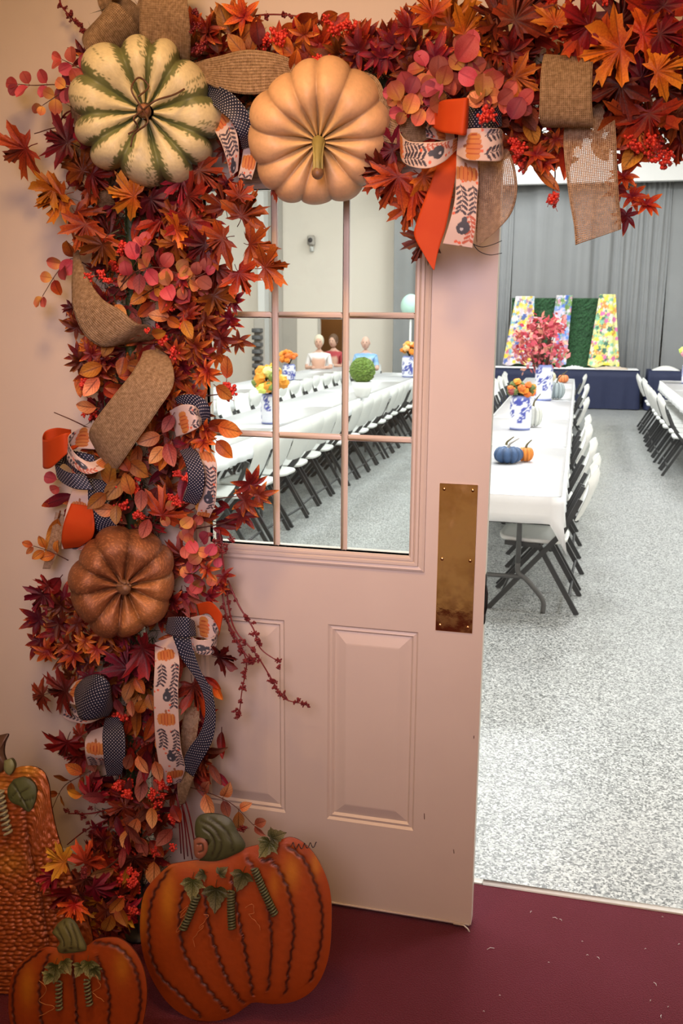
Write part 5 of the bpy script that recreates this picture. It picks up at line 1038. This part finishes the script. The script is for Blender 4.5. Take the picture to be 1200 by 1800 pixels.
ribbon(t, 'tail', [(600, 126, 618, 138, -.16), (630, 124, 622, 150, -.22), (660, 135, 642, 175, -.25), (677, 165, 652, 215, -.26), (690, 195, 668, 245, -.25), (715, 207, 700, 254, -.24), (740, 210, 738, 250, -.21), (765, 205, 765, 240, -.14)], M_burlap, crumple=0.002)
# burlap winding down the vertical garland
t = thing('burlap_ribbon', 'burlap ribbon winding down the vertical leaf garland', 'ribbon', at(200, 560, -0.2))
ribbon(t, 'upper_length', [(128, 245, 160, 235, -.10), (132, 285, 172, 270, -.16), (145, 320, 185, 310, -.19), (165, 350, 195, 340, -.18), (185, 380, 205, 360, -.12)], M_burlap)
ribbon(t, 'middle_length', [(129, 420, 136, 425, -.12), (128, 465, 142, 455, -.20), (126, 505, 155, 490, -.25), (129, 545, 180, 525, -.28), (148, 588, 212, 545, -.28), (180, 610, 240, 568, -.26), (215, 606, 262, 572, -.20), (245, 600, 280, 590, -.13)], M_burlap, bulge=0.006)
ribbon(t, 'lower_length', [(250, 605, 275, 612, -.15), (250, 622, 298, 630, -.25), (232, 655, 305, 675, -.31), (200, 695, 275, 725, -.33), (163, 745, 230, 790, -.32), (157, 768, 205, 826, -.28), (172, 790, 196, 832, -.20), (200, 800, 215, 830, -.12)], M_burlap, bulge=0.004)
ribbon(t, 'tail', [(335, 1215, 352, 1220, -.13), (322, 1260, 350, 1262, -.20), (316, 1300, 342, 1312, -.20), (305, 1335, 330, 1340, -.16)], M_sheer)
ribbon(t, 'tail', [(318, 1330, 345, 1335, -.14), (312, 1360, 342, 1362, -.22), (312, 1395, 332, 1390, -.22), (316, 1415, 325, 1412, -.20)], M_burlap)
ribbon(t, 'tail', [(98, 900, 112, 905, -.12), (90, 935, 110, 940, -.15), (82, 970, 100, 975, -.15), (75, 1000, 88, 1000, -.14)], M_sheer)
# burlap drape at the right
t = thing('burlap_ribbon', 'burlap ribbon folded over the top garland with a see-through tail hanging by the curtain', 'ribbon', at(1000, 200, -0.2))
ribbon(t, 'loop', [(965, 130, 1035, 130, -.12), (960, 100, 1040, 102, -.20), (955, 98, 1042, 106, -.25), (950, 130, 1041, 132, -.29), (948, 175, 1040, 175, -.30), (948, 212, 1043, 218, -.28), (958, 224, 1040, 224, -.22), (965, 215, 1035, 215, -.14)], M_burlap)
ribbon(t, 'tail', [(995, 185, 1050, 165, -.13), (992, 215, 1075, 190, -.19), (990, 255, 1082, 235, -.23), (994, 300, 1084, 290, -.24), (1000, 350, 1087, 340, -.24), (1008, 395, 1091, 385, -.24), (1011, 431, 1092, 403, -.24)], M_sheer, n=14, crumple=0.002)
# bows of printed, dotted and orange ribbon
t = thing('ribbon_bow', 'layered bow of orange, pumpkin-print and dotted ribbon over the door top', 'bow', at(805, 240, -0.25)); q = t
for (nm_, pr_, m_, fn) in (
    ('burlap_tail', [(838, 262, 893, 262, -.20), (840, 300, 905, 295, -.22), (838, 345, 909, 335, -.23), (836, 385, 900, 372, -.23), (836, 418, 880, 398, -.23), (838, 434, 846, 428, -.23)], M_sheer, False),
    ('orange_tail', [(782, 255, 806, 268, -.24), (768, 290, 802, 300, -.28), (748, 345, 793, 350, -.29), (732, 390, 783, 400, -.29), (728, 415, 775, 425, -.29), (745, 448, 768, 450, -.29), (761, 474, 763, 475, -.29)], M_satin, False),
    ('printed_tail', [(802, 268, 838, 270, -.25), (801, 310, 841, 315, -.29), (799, 350, 838, 355, -.30), (790, 390, 836, 395, -.30), (778, 428, 830, 436, -.29)], M_print, True),
    ('printed_loop', [(800, 252, 795, 215, -.27), (770, 246, 765, 210, -.20), (735, 240, 730, 212, -.19), (708, 245, 705, 222, -.23), (704, 275, 704, 235, -.30), (718, 291, 718, 248, -.34), (750, 296, 750, 250, -.36), (780, 284, 782, 248, -.34), (803, 262, 803, 242, -.28)], M_print, True),
    ('dotted_loop', [(816, 226, 822, 178, -.25), (835, 226, 840, 170, -.28), (860, 228, 862, 172, -.28), (882, 222, 880, 182, -.23)], M_dots, False),
    ('printed_loop', [(802, 272, 806, 232, -.30), (820, 281, 825, 226, -.34), (850, 283, 852, 225, -.35), (876, 283, 877, 226, -.33), (884, 278, 884, 232, -.27)], M_print, True),
    ('orange_loop', [(758, 222, 765, 184, -.27), (775, 232, 780, 176, -.33), (800, 236, 808, 173, -.36), (816, 238, 822, 172, -.36), (822, 232, 824, 180, -.30)], M_satin, False)): ribbon(q, nm_, pr_, m_, fine=fn, seed=len(nm_)+int(pr_[0][0]))
for pts in ([(825, 405, -.27), (828, 425, -.28), (845, 434, -.28), (865, 430, -.28), (882, 423, -.28)], [(826, 420, -.27), (840, 440, -.28), (860, 448, -.28), (882, 445, -.28)]): twig(q, pts, 0.0013, 'wire_end', M_dark)
t = thing('ribbon_bow', 'navy dotted and printed ribbon loops between the striped and peach pumpkins', 'bow', at(410, 220, -0.2))
ribbon(t, 'dotted_loop', [(360, 148, 356, 180, -.17), (385, 152, 376, 186, -.22), (412, 168, 390, 198, -.24), (436, 198, 408, 215, -.24), (449, 235, 420, 240, -.22), (450, 258, 425, 262, -.16)], M_dots, bulge=0.004)
ribbon(t, 'printed_loop', [(375, 178, 358, 200, -.15), (398, 200, 372, 222, -.19), (415, 230, 388, 250, -.21), (420, 265, 398, 280, -.20), (418, 300, 405, 312, -.17)], M_print, fine=True, seed=5)
ribbon(t, 'printed_tail', [(428, 255, 452, 258, -.14), (424, 285, 450, 288, -.17), (418, 312, 442, 316, -.17)], M_print, fine=True, seed=8)
t = thing('ribbon_bow', 'orange, printed and dotted ribbon bow at the middle left of the vertical garland', 'bow', at(130, 800, -0.2))
ribbon(t, 'orange_loop', [(125, 755, 125, 765, -.12), (100, 752, 102, 790, -.17), (80, 758, 80, 805, -.20), (75, 772, 76, 822, -.24), (88, 772, 90, 822, -.28), (112, 762, 115, 800, -.30), (135, 760, 138, 785, -.26)], M_satin)
ribbon(t, 'dotted_loop', [(165, 800, 172, 830, -.20), (130, 792, 140, 835, -.22), (100, 790, 112, 815, -.18), (96, 812, 100, 838, -.24), (120, 830, 128, 858, -.28), (150, 832, 165, 862, -.26)], M_dots)
ribbon(t, 'printed_loop', [(160, 752, 172, 790, -.22), (142, 752, 130, 790, -.27), (120, 768, 118, 808, -.31), (130, 795, 148, 832, -.33), (158, 812, 175, 828, -.31), (185, 800, 195, 815, -.24)], M_print, fine=True, seed=3)
ribbon(t, 'dotted_tail', [(155, 840, 190, 845, -.20), (155, 880, 192, 885, -.24), (162, 920, 198, 915, -.25), (185, 945, 212, 930, -.22)], M_dots)
ribbon(t, 'printed_tail', [(128, 858, 160, 862, -.20), (118, 890, 160, 895, -.24), (110, 930, 162, 935, -.25), (108, 965, 150, 968, -.22)], M_print, fine=True, seed=6)
ribbon(t, 'orange_tail', [(125, 885, 162, 890, -.245), (112, 920, 166, 920, -.27), (108, 950, 162, 945, -.26), (112, 965, 140, 962, -.23)], M_satin)
t = thing('ribbon_bow', 'dotted and leaf-print ribbon bow at the middle right of the vertical garland', 'bow', at(335, 760, -0.2))
ribbon(t, 'dotted_loop', [(300, 705, 308, 730, -.20), (320, 694, 330, 722, -.24), (350, 696, 348, 725, -.25), (368, 715, 350, 740, -.24), (366, 745, 350, 752, -.20), (345, 765, 338, 762, -.15)], M_dots)
ribbon(t, 'printed_loop', [(298, 722, 310, 768, -.22), (318, 712, 328, 762, -.27), (338, 712, 348, 752, -.28), (352, 722, 355, 745, -.24)], M_print, fine=True, seed=7)
ribbon(t, 'printed_tail', [(335, 780, 352, 775, -.16), (350, 800, 378, 805, -.22), (352, 840, 381, 845, -.24), (350, 880, 378, 885, -.23), (345, 905, 368, 910, -.2)], M_print, fine=True, seed=9)
ribbon(t, 'dotted_tail', [(310, 785, 330, 782, -.20), (322, 805, 350, 800, -.26), (330, 835, 359, 832, -.28), (328, 860, 356, 868, -.27), (320, 880, 345, 888, -.24)], M_dots)
t = thing('ribbon_bow', 'dotted and printed ribbon loops at the lower left of the vertical garland', 'bow', at(165, 1260, -0.2))
ribbon(t, 'printed_loop', [(180, 1262, 190, 1240, -.18), (150, 1272, 140, 1250, -.20), (112, 1262, 118, 1225, -.20), (108, 1235, 130, 1200, -.22), (135, 1240, 160, 1190, -.26)], M_print, fine=True, seed=12)
ribbon(t, 'dotted_loop', [(130, 1225, 150, 1190, -.24), (140, 1262, 172, 1185, -.30), (165, 1265, 192, 1200, -.30), (190, 1258, 196, 1225, -.24)], M_dots, bulge=0.01)
ribbon(t, 'printed_tail', [(160, 1285, 188, 1275, -.20), (150, 1300, 188, 1300, -.25), (150, 1325, 186, 1330, -.26), (155, 1345, 185, 1345, -.22)], M_print, fine=True, seed=14)
ribbon(t, 'dotted_tail', [(185, 1262, 212, 1260, -.20), (180, 1290, 219, 1290, -.26), (182, 1330, 220, 1330, -.28), (188, 1365, 214, 1362, -.26)], M_dots)
t = thing('ribbon_bow', 'bow with long printed and dotted tails below the bronze pumpkin', 'bow', at(320, 1130, -0.2))
ribbon(t, 'printed_loop', [(335, 1085, 338, 1120, -.20), (360, 1082, 360, 1122, -.24), (382, 1098, 380, 1138, -.24), (375, 1120, 372, 1150, -.28), (350, 1125, 350, 1150, -.30), (335, 1118, 338, 1140, -.28)], M_print, fine=True, seed=16)
ribbon(t, 'orange_loop', [(350, 1082, 345, 1062, -.22), (368, 1080, 370, 1058, -.27), (385, 1108, 390, 1080, -.29), (383, 1120, 388, 1098, -.26)], M_satin)
ribbon(t, 'printed_tail', [(272, 1130, 305, 1118, -.20), (272, 1165, 315, 1160, -.28), (270, 1210, 313, 1210, -.30), (271, 1260, 314, 1262, -.30), (274, 1310, 318, 1315, -.29), (282, 1355, 325, 1350, -.27), (292, 1382, 318, 1375, -.23)], M_print, fine=True, seed=0)
ribbon(t, 'dotted_tail', [(300, 1110, 342, 1120, -.26), (318, 1155, 340, 1140, -.28), (345, 1195, 352, 1178, -.29), (358, 1225, 372, 1215, -.29), (360, 1260, 379, 1262, -.29), (350, 1290, 372, 1305, -.29), (330, 1318, 352, 1342, -.28), (318, 1350, 340, 1366, -.26)], M_dots, n=12)
ribbon(t, 'dotted_loop', [(290, 1112, 295, 1085, -.26), (305, 1118, 310, 1084, -.31), (328, 1120, 330, 1085, -.32), (345, 1118, 342, 1092, -.28)], M_dots)
ribbon(t, 'orange_tail', [(345, 1200, 352, 1195, -.20), (348, 1225, 362, 1222, -.23), (354, 1252, 363, 1252, -.23), (358, 1262, 362, 1260, -.22)], M_satin)
# ================================================================== PAINTED TIN PUMPKINS
def poly_r(poly, c0, nth):
    """radius of an outline (closed, smoothed) seen from c0, at nth angles"""
    Q = np.array(poly, float); Q2 = cr_spline(np.vstack([Q, Q[:1]]), 8)[:-1]; d = Q2-c0; a = np.arctan2(d[:, 1], d[:, 0]); r = np.hypot(d[:, 0], d[:, 1]); o = np.argsort(a); a, r = a[o], r[o]
    th = np.linspace(-math.pi, math.pi, nth, endpoint=False); return th, np.interp(th, np.r_[a-2*math.pi, a, a+2*math.pi], np.r_[r, r, r])
class Plate:
    def __init__(s, base, tilt, yaw): 
        s.o = np.array(base, float); s.n = np.array([math.sin(yaw)*math.cos(tilt), -math.cos(yaw)*math.cos(tilt), math.sin(tilt)])
    def at(s, px, py, h=0.0):
        d = rayd(px, py); t_ = ((s.o-CAM)@s.n)/(d@s.n); return CAM+d*t_+s.n*h
def dist_poly(PX, PY, line):
    D = np.full(PX.shape, 1e9); SG = np.zeros(PX.shape)
    for (x0, y0), (x1, y1) in zip(line[:-1], line[1:]):
        dx, dy = x1-x0, y1-y0; l2 = dx*dx+dy*dy+1e-9; t_ = np.clip(((PX-x0)*dx+(PY-y0)*dy)/l2, 0, 1); ex, ey = PX-x0-t_*dx, PY-y0-t_*dy; d = np.hypot(ex, ey); sg = np.sign(dx*ey-dy*ex); m_ = d < D; D = np.where(m_, d, D); SG = np.where(m_, sg, SG)
    return D, SG
def tin_body(pl, poly, c0, grooves, parent, m, sc, nth=260, nr=80, orange=(0.37, 0.060, 0.005), hi=(0.58, 0.22, 0.012), his=(), hammered=False, dome=0.010, name='body', wav=2.6):
    th, R = poly_r(poly, np.array(c0, float), nth); q = np.linspace(0.0, 1, nr)**0.85; q[0] = 0.01
    PX = c0[0]+np.outer(np.cos(th)*R, q); PY = c0[1]+np.outer(np.sin(th)*R, q); Hh = dome*(1-np.tile(q, (nth, 1))**6)
    col = np.zeros(PX.shape+(3,)); col[:] = orange
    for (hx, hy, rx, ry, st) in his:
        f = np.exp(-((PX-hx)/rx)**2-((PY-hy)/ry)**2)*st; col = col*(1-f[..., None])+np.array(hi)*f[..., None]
    for g in grooves:
        G = cr_spline(g, 8); sgl = np.r_[0, np.cumsum(np.hypot(*np.diff(G, axis=0).T))]; tg = np.gradient(G, axis=0); tg /= np.linalg.norm(tg, axis=1)[:, None]+1e-9
        if not hammered: G = G+np.c_[-tg[:, 1], tg[:, 0]]*np.sin(sgl/(2.9*sc))[:, None]*wav*0.75
        D, SG = dist_poly(PX, PY, [tuple(x) for x in G]); w_ = 2.6*sc
        Hh -= 0.0030*np.exp(-(D/w_)**2)*(1 if not hammered else 1.6); Hh += np.where((SG > 0), 0.0030*np.exp(-(D/(9*sc))**1.0), 0)
        f = np.clip(np.exp(-(D/(w_*0.75))**2)*0.92+0.30*np.exp(-(D/(w_*3.0))**2), 0, 0.95); 
        if hammered: f *= 0.5
        col = col*(1-f[..., None])+np.array((0.06, 0.012, 0.006))*f[..., None]
    if hammered:
        r = np.random.default_rng(2); hb = np.zeros(PX.shape); cells = []
        yy = 1335
        pts = []
        while yy < 1760:
            xx = -95+(yy*7 % 9)
            while xx < 180: pts.append((xx+r.uniform(-3, 3), yy+r.uniform(-2, 2))); xx += 12.5
            yy += 7.2
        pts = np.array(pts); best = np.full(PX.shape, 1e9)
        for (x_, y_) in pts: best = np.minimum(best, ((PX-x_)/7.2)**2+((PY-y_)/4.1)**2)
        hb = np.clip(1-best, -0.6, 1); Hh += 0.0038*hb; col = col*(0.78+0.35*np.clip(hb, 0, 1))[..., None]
        ed = np.tile(q, (nth, 1))
    P = np.zeros(PX.shape+(3,))
    for i in range(nth):
        for j in range(nr): P[i, j] = pl.at(PX[i, j], PY[i, j], Hh[i, j])
    b = MB(); b.grid(P[:, ::-1] if False else P, col, closed=True)
    k0 = len(b.v); b.add([pl.at(c0[0], c0[1], dome)], [], [orange]); n_ = nr
    for i in range(nth): b.f.append((k0, ((i+1) % nth)*n_, i*n_))
    # turned edge and back sheet
    E0 = [P[i, -1] for i in range(nth)]; E1 = [pl.at(PX[i, -1], PY[i, -1], -0.004) for i in range(nth)]; k1 = len(b.v)
    b.add(E0+E1, [(i, (i+1) % nth, nth+(i+1) % nth, nth+i) for i in range(nth)]+[tuple(nth+i for i in range(nth))], np.array(orange)*0.35)
    return b.build(name, m, parent)
def tin_shape(pl, poly, parent, name, col, h=0.012, dark=(), th_=0.006, sc=1.0, m=None, edge=0.35):
    Q = np.array(poly, float); Q2 = cr_spline(np.vstack([Q, Q[:1]]), 5)[:-1]; c0 = Q2.mean(0); nth = len(Q2); nr = 16; P = np.zeros((nth, nr, 3)); PX = np.zeros((nth, nr)); PY = np.zeros((nth, nr))
    for j in range(nr): k_ = j/(nr-1); PX[:, j] = c0[0]+(Q2[:, 0]-c0[0])*k_; PY[:, j] = c0[1]+(Q2[:, 1]-c0[1])*k_
    Hh = h+th_*(1-np.tile(np.linspace(0, 1, nr), (nth, 1))**3); C_ = np.zeros((nth, nr, 3)); C_[:] = col; ed = np.tile(np.linspace(0, 1, nr), (nth, 1)); C_ *= (1-edge*np.clip((ed-0.8)/0.2, 0, 1))[..., None]
    for g in dark:
        D, SG = dist_poly(PX, PY, [tuple(x) for x in cr_spline(g, 6)]); f = np.exp(-(D/(1.4*sc))**2)*0.85; C_ = C_*(1-f[..., None])+np.array((0.02, 0.015, 0.008))*f[..., None]; Hh -= 0.003*np.exp(-(D/(1.8*sc))**2)
    for i in range(nth):
        for j in range(nr): P[i, j] = pl.at(PX[i, j], PY[i, j], Hh[i, j])
    b = MB(); b.grid(P, C_, closed=True); E0 = [P[i, -1] for i in range(nth)]; E1 = [pl.at(Q2[i, 0], Q2[i, 1], 0.002) for i in range(nth)]
    b.add(E0+E1, [(i, (i+1) % nth, nth+(i+1) % nth, nth+i) for i in range(nth)], np.array(col)*0.4); return b.build(name, m or M_metalp, parent)
def tin_leaf(pl, px, py, ang, size, parent, h=0.022, var=0):
    a = math.radians(ang); ex = pl.at(px+10, py, 0)-pl.at(px, py, 0); ey = pl.at(px, py-10, 0)-pl.at(px, py, 0); ex /= np.linalg.norm(ex); ey /= np.linalg.norm(ey)
    tip = ex*math.cos(a)+ey*math.sin(a); p_ = pl.at(px, py, h)
    o = leaf(parent, 'maple', 'green', p_, tip, pl.n, size, var); o.name = 'tin_leaf'; return o
TL = [leaf_variant_maple(200+s_, TINL, (0, 48, -48, 80, -80), 0.45) for s_ in range(3)]; KINDS['tin'] = TL; NAMES['tin'] = 'tin_leaf'
def tin_leaf(pl, px, py, ang, size, parent, h=0.022, var=0):
    a = math.radians(ang); ex = pl.at(px+10, py, 0)-pl.at(px, py, 0); ey = pl.at(px, py-10, 0)-pl.at(px, py, 0); ex /= np.linalg.norm(ex); ey /= np.linalg.norm(ey)
    return leaf(parent, 'tin', 'green', pl.at(px, py, h), ex*math.cos(a)+ey*math.sin(a), pl.n, size, var)
def coil(pl, pts, r, turns, parent, rad=0.0030, h=0.022, col=(0.10, 0.11, 0.05), name='coiled_vine', m=None):
    Q = cr_spline([pl.at(x, y, h) for x, y in pts], 12); seg = np.r_[0, np.cumsum(np.linalg.norm(np.diff(Q, axis=0), axis=1))]; n = int(turns*12); P = []
    for i in range(n+1):
        s_ = seg[-1]*i/n; c_ = np.array([np.interp(s_, seg, Q[:, k_]) for k_ in range(3)]); d = Q[-1]-Q[0]; d /= np.linalg.norm(d); u_ = np.cross(d, pl.n); u_ /= np.linalg.norm(u_); a = 2*math.pi*i/12; P.append(c_+u_*r*math.cos(a)+np.cross(d, u_)*r*math.sin(a)*0.8)
    b = MB(); b.tube(P, rad, 6, col); return b.build(name, m or M_metalp, parent)
# the large round one
c8 = lambda L_: [(240+0.3*x, 1420+0.3*y) for x, y in L_]
out = c8([(200, 330), (120, 400), (50, 490), (25, 600), (22, 750), (50, 900), (110, 1040), (200, 1160), (320, 1235), (450, 1250), (560, 1220), (640, 1165), (690, 1140), (800, 1150), (920, 1135), (1020, 1080), (1090, 980), (1130, 840), (1142, 650), (1135, 500), (1100, 380), (1040, 270), (970, 200), (900, 172), (830, 190), (640, 235), (500, 290), (320, 310)])
bp = atz(375, 1795, 0.004); pl = Plate(bp, 0.22, 0.12)
t = thing('tin_pumpkin', 'large flat orange tin pumpkin yard ornament leaning by the white door', 'pumpkin ornament', bp)
gr = [c8(g) for g in ([(185, 370), (110, 490), (78, 620), (75, 740), (90, 870), (150, 990), (260, 1090), (380, 1220)], [(300, 430), (262, 560), (260, 700), (290, 850), (360, 960), (430, 1060), (540, 1190)], [(400, 470), (430, 680), (480, 850), (540, 1000), (625, 1140)], [(560, 400), (590, 560), (620, 720), (645, 850), (672, 1000), (682, 1090)], [(650, 290), (740, 430), (780, 600), (795, 800), (775, 1060)], [(740, 300), (800, 310), (870, 420), (910, 550), (925, 720), (900, 900), (875, 1080)], [(890, 225), (980, 300), (1040, 420), (1085, 580), (1085, 760), (1050, 920), (1020, 1010)])]
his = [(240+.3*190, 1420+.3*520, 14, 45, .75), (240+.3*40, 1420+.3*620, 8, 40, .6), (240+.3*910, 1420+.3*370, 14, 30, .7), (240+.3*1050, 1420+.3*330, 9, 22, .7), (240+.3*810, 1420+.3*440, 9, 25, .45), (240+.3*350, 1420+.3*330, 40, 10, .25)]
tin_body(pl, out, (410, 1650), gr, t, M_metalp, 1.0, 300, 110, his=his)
tin_shape(pl, c8([(372, 303), (395, 250), (428, 215), (400, 170), (352, 165), (350, 75), (385, 35), (470, 30), (550, 60), (590, 130), (640, 222), (560, 275), (470, 305)]), t, 'stem', (0.075, 0.085, 0.03), 0.008, [c8(g) for g in ([(380, 70), (450, 100), (500, 170), (500, 240), (470, 290)], [(430, 50), (520, 110), (560, 180), (570, 240)], [(400, 110), (450, 150), (468, 210), (440, 290)])], 0.010)
tin_shape(pl, c8([(345, 175), (375, 160), (415, 175), (430, 215), (415, 260), (380, 285), (350, 260)]), t, 'stem_end', (0.28, 0.10, 0.05), 0.018, [c8([(370, 200), (395, 200), (400, 235), (380, 245)])], 0.003)
for (x, y, a, s_, v_) in ((345, 440, 265, .075, 0), (480, 490, 268, .082, 1), (635, 400, 250, .070, 2), (790, 215, 235, .070, 0), (800, 190, 20, .060, 1), (500, 400, 40, .04, 2), (410, 400, 200, .04, 0)): tin_leaf(pl, 240+.3*x, 1420+.3*y-10, a, s_*0.72, t, 0.024, v_)
coil(pl, c8([(370, 490), (330, 590), (285, 690)]), 0.008, 12, t); coil(pl, c8([(565, 470), (565, 580), (570, 685)]), 0.008, 13, t); coil(pl, c8([(700, 340), (755, 470), (820, 605)]), 0.008, 17, t)
for pts in ([(270, 590), (320, 550), (270, 620), (310, 600), (250, 700), (290, 680)], [(410, 600), (435, 610), (380, 680), (410, 665), (350, 740), (360, 790)], [(650, 560), (690, 540), (700, 590), (670, 600), (720, 650), (740, 690)]): coil(pl, c8(pts), 0.001, 6, t, 0.0009, 0.026, (0.5, 0.16, 0.05), 'copper_tendril', M_metalp)
coil(pl, c8([(910, 195), (950, 210), (1000, 205), (1060, 200)]), 0.006, 4.5, t, 0.0012, 0.02, (0.03, 0.02, 0.02), 'copper_tendril', M_metalp)
b = MB(); q0 = pl.at(410, 1600, -0.02); b.tube([q0, np.array([q0[0]+0.02, q0[1]+0.16, 0.006])], 0.005, 8); b.tube([pl.at(410, 1600, -0.006), q0], 0.008, 8); b.build('prop_leg', M_dark, t)
# the small round one in front
c5 = lambda L_: [(0.5167*x, 1250+0.5167*y) for x, y in L_]
out = c5([(30, 960), (45, 890), (90, 840), (150, 803), (210, 806), (290, 800), (330, 776), (400, 772), (450, 808), (485, 870), (499, 950), (490, 1040), (465, 1120), (410, 1190), (330, 1215), (260, 1195), (190, 1215), (110, 1190), (55, 1120), (32, 1040)])
bp = atz(150, 1876, 0.004); pl = Plate(bp, 0.16, 0.05)
t = thing('tin_pumpkin', 'small flat orange tin pumpkin at the bottom left, nearest the camera', 'pumpkin ornament', bp)
gr = [c5(g) for g in ([(170, 825), (145, 900), (142, 980), (155, 1100), (180, 1190)], [(250, 830), (262, 950), (268, 1060), (262, 1170)], [(335, 830), (372, 930), (378, 1010), (365, 1100), (330, 1195)], [(140, 815), (70, 875), (46, 950), (50, 1050), (85, 1140)], [(320, 785), (400, 800), (455, 860), (480, 960), (468, 1060), (430, 1150)])]
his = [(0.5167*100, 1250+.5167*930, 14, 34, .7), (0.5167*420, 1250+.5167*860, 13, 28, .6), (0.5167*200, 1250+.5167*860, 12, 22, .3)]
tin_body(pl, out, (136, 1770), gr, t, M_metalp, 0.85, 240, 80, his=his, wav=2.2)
tin_shape(pl, c5([(182, 748), (205, 715), (236, 700), (262, 722), (280, 760), (297, 800), (285, 812), (215, 818), (200, 800), (208, 780)]), t, 'stem', (0.17, 0.17, 0.055), 0.008, [c5(g) for g in ([(200, 730), (225, 770), (228, 812)], [(225, 712), (250, 760), (250, 812)], [(248, 715), (270, 770), (275, 808)])], 0.008, 0.8)
for (x, y, a, s_, v_) in ((205, 850, 262, .046, 0), (235, 835, 300, .035, 1), (315, 840, 275, .042, 2), (335, 860, 300, .032, 0), (185, 880, 240, .032, 2), (290, 850, 245, .032, 1)): tin_leaf(pl, 0.5167*x, 1250+.5167*y, a, s_, t, 0.022, v_)
coil(pl, c5([(215, 905), (214, 950), (216, 1000)]), 0.0065, 7, t, 0.0026, 0.02, (0.16, 0.17, 0.09)); coil(pl, c5([(308, 900), (312, 940), (318, 985)]), 0.0065, 7, t, 0.0026, 0.02, (0.16, 0.17, 0.09))
for pts in ([(150, 900), (175, 930), (150, 970), (200, 990), (150, 1020)], [(340, 880), (355, 920), (330, 940), (370, 970)]): coil(pl, c5(pts), 0.001, 5, t, 0.0008, 0.022, (0.5, 0.2, 0.06), 'copper_tendril', M_metalp)
b = MB(); q0 = pl.at(136, 1740, -0.02); b.tube([q0, np.array([q0[0]+0.01, q0[1]+0.11, 0.006])], 0.005, 8); b.tube([pl.at(136, 1740, -0.006), q0], 0.008, 8); b.build('prop_leg', M_dark, t)
# the tall hammered one
out = [(-95, 1640), (-90, 1540), (-75, 1440), (-50, 1380), (-25, 1358), (0, 1352), (20, 1352), (38, 1347), (58, 1347), (76, 1356), (86, 1378), (90, 1412), (97, 1450), (108, 1488), (126, 1540), (148, 1595), (163, 1650), (160, 1700), (135, 1735), (60, 1750), (0, 1745), (-60, 1740)]
bp = atz(40, 1750, 0.004); pl = Plate(bp, 0.28, 0.15)
t = thing('tin_pumpkin', 'tall hammered copper-orange tin pumpkin cut off by the left edge of the picture', 'pumpkin ornament', bp)
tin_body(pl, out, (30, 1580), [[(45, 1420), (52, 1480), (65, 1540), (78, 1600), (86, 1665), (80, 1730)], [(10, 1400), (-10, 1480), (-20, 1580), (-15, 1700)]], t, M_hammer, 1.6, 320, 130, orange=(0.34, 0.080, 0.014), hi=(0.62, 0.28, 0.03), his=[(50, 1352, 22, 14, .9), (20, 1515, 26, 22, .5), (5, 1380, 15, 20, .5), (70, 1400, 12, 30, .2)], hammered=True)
tin_shape(pl, [(-30, 1370), (-22, 1320), (-8, 1296), (4, 1291), (17, 1290), (11, 1306), (10, 1325), (17, 1345), (8, 1352), (-5, 1362)], t, 'stem', (0.11, 0.055, 0.03), 0.010, [], 0.010)
tin_shape(pl, [(28, 1368), (48, 1364), (66, 1378), (67, 1402), (56, 1424), (40, 1415), (22, 1405), (18, 1385)], t, 'tin_leaf', (0.09, 0.11, 0.035), 0.016, [[(26, 1370), (40, 1392), (55, 1420)], [(40, 1392), (60, 1380)], [(48, 1405), (64, 1400)], [(36, 1388), (24, 1400)], [(44, 1400), (38, 1412)]], 0.005, 0.6)
tin_shape(pl, [(12, 1335), (24, 1332), (30, 1345), (22, 1360), (12, 1352)], t, 'tin_leaf', (0.22, 0.24, 0.10), 0.016, [], 0.004)
coil(pl, [(6, 1385), (12, 1420), (22, 1462)], 0.010, 9, t, 0.0036, 0.024, (0.38, 0.36, 0.22))
b = MB(); q0 = pl.at(30, 1560, -0.02); b.tube([q0, np.array([q0[0], q0[1]+0.16, 0.006])], 0.005, 8); b.tube([pl.at(30, 1560, -0.006), q0], 0.008, 8); b.build('prop_leg', M_dark, t)
print('LEAVES', COUNT)
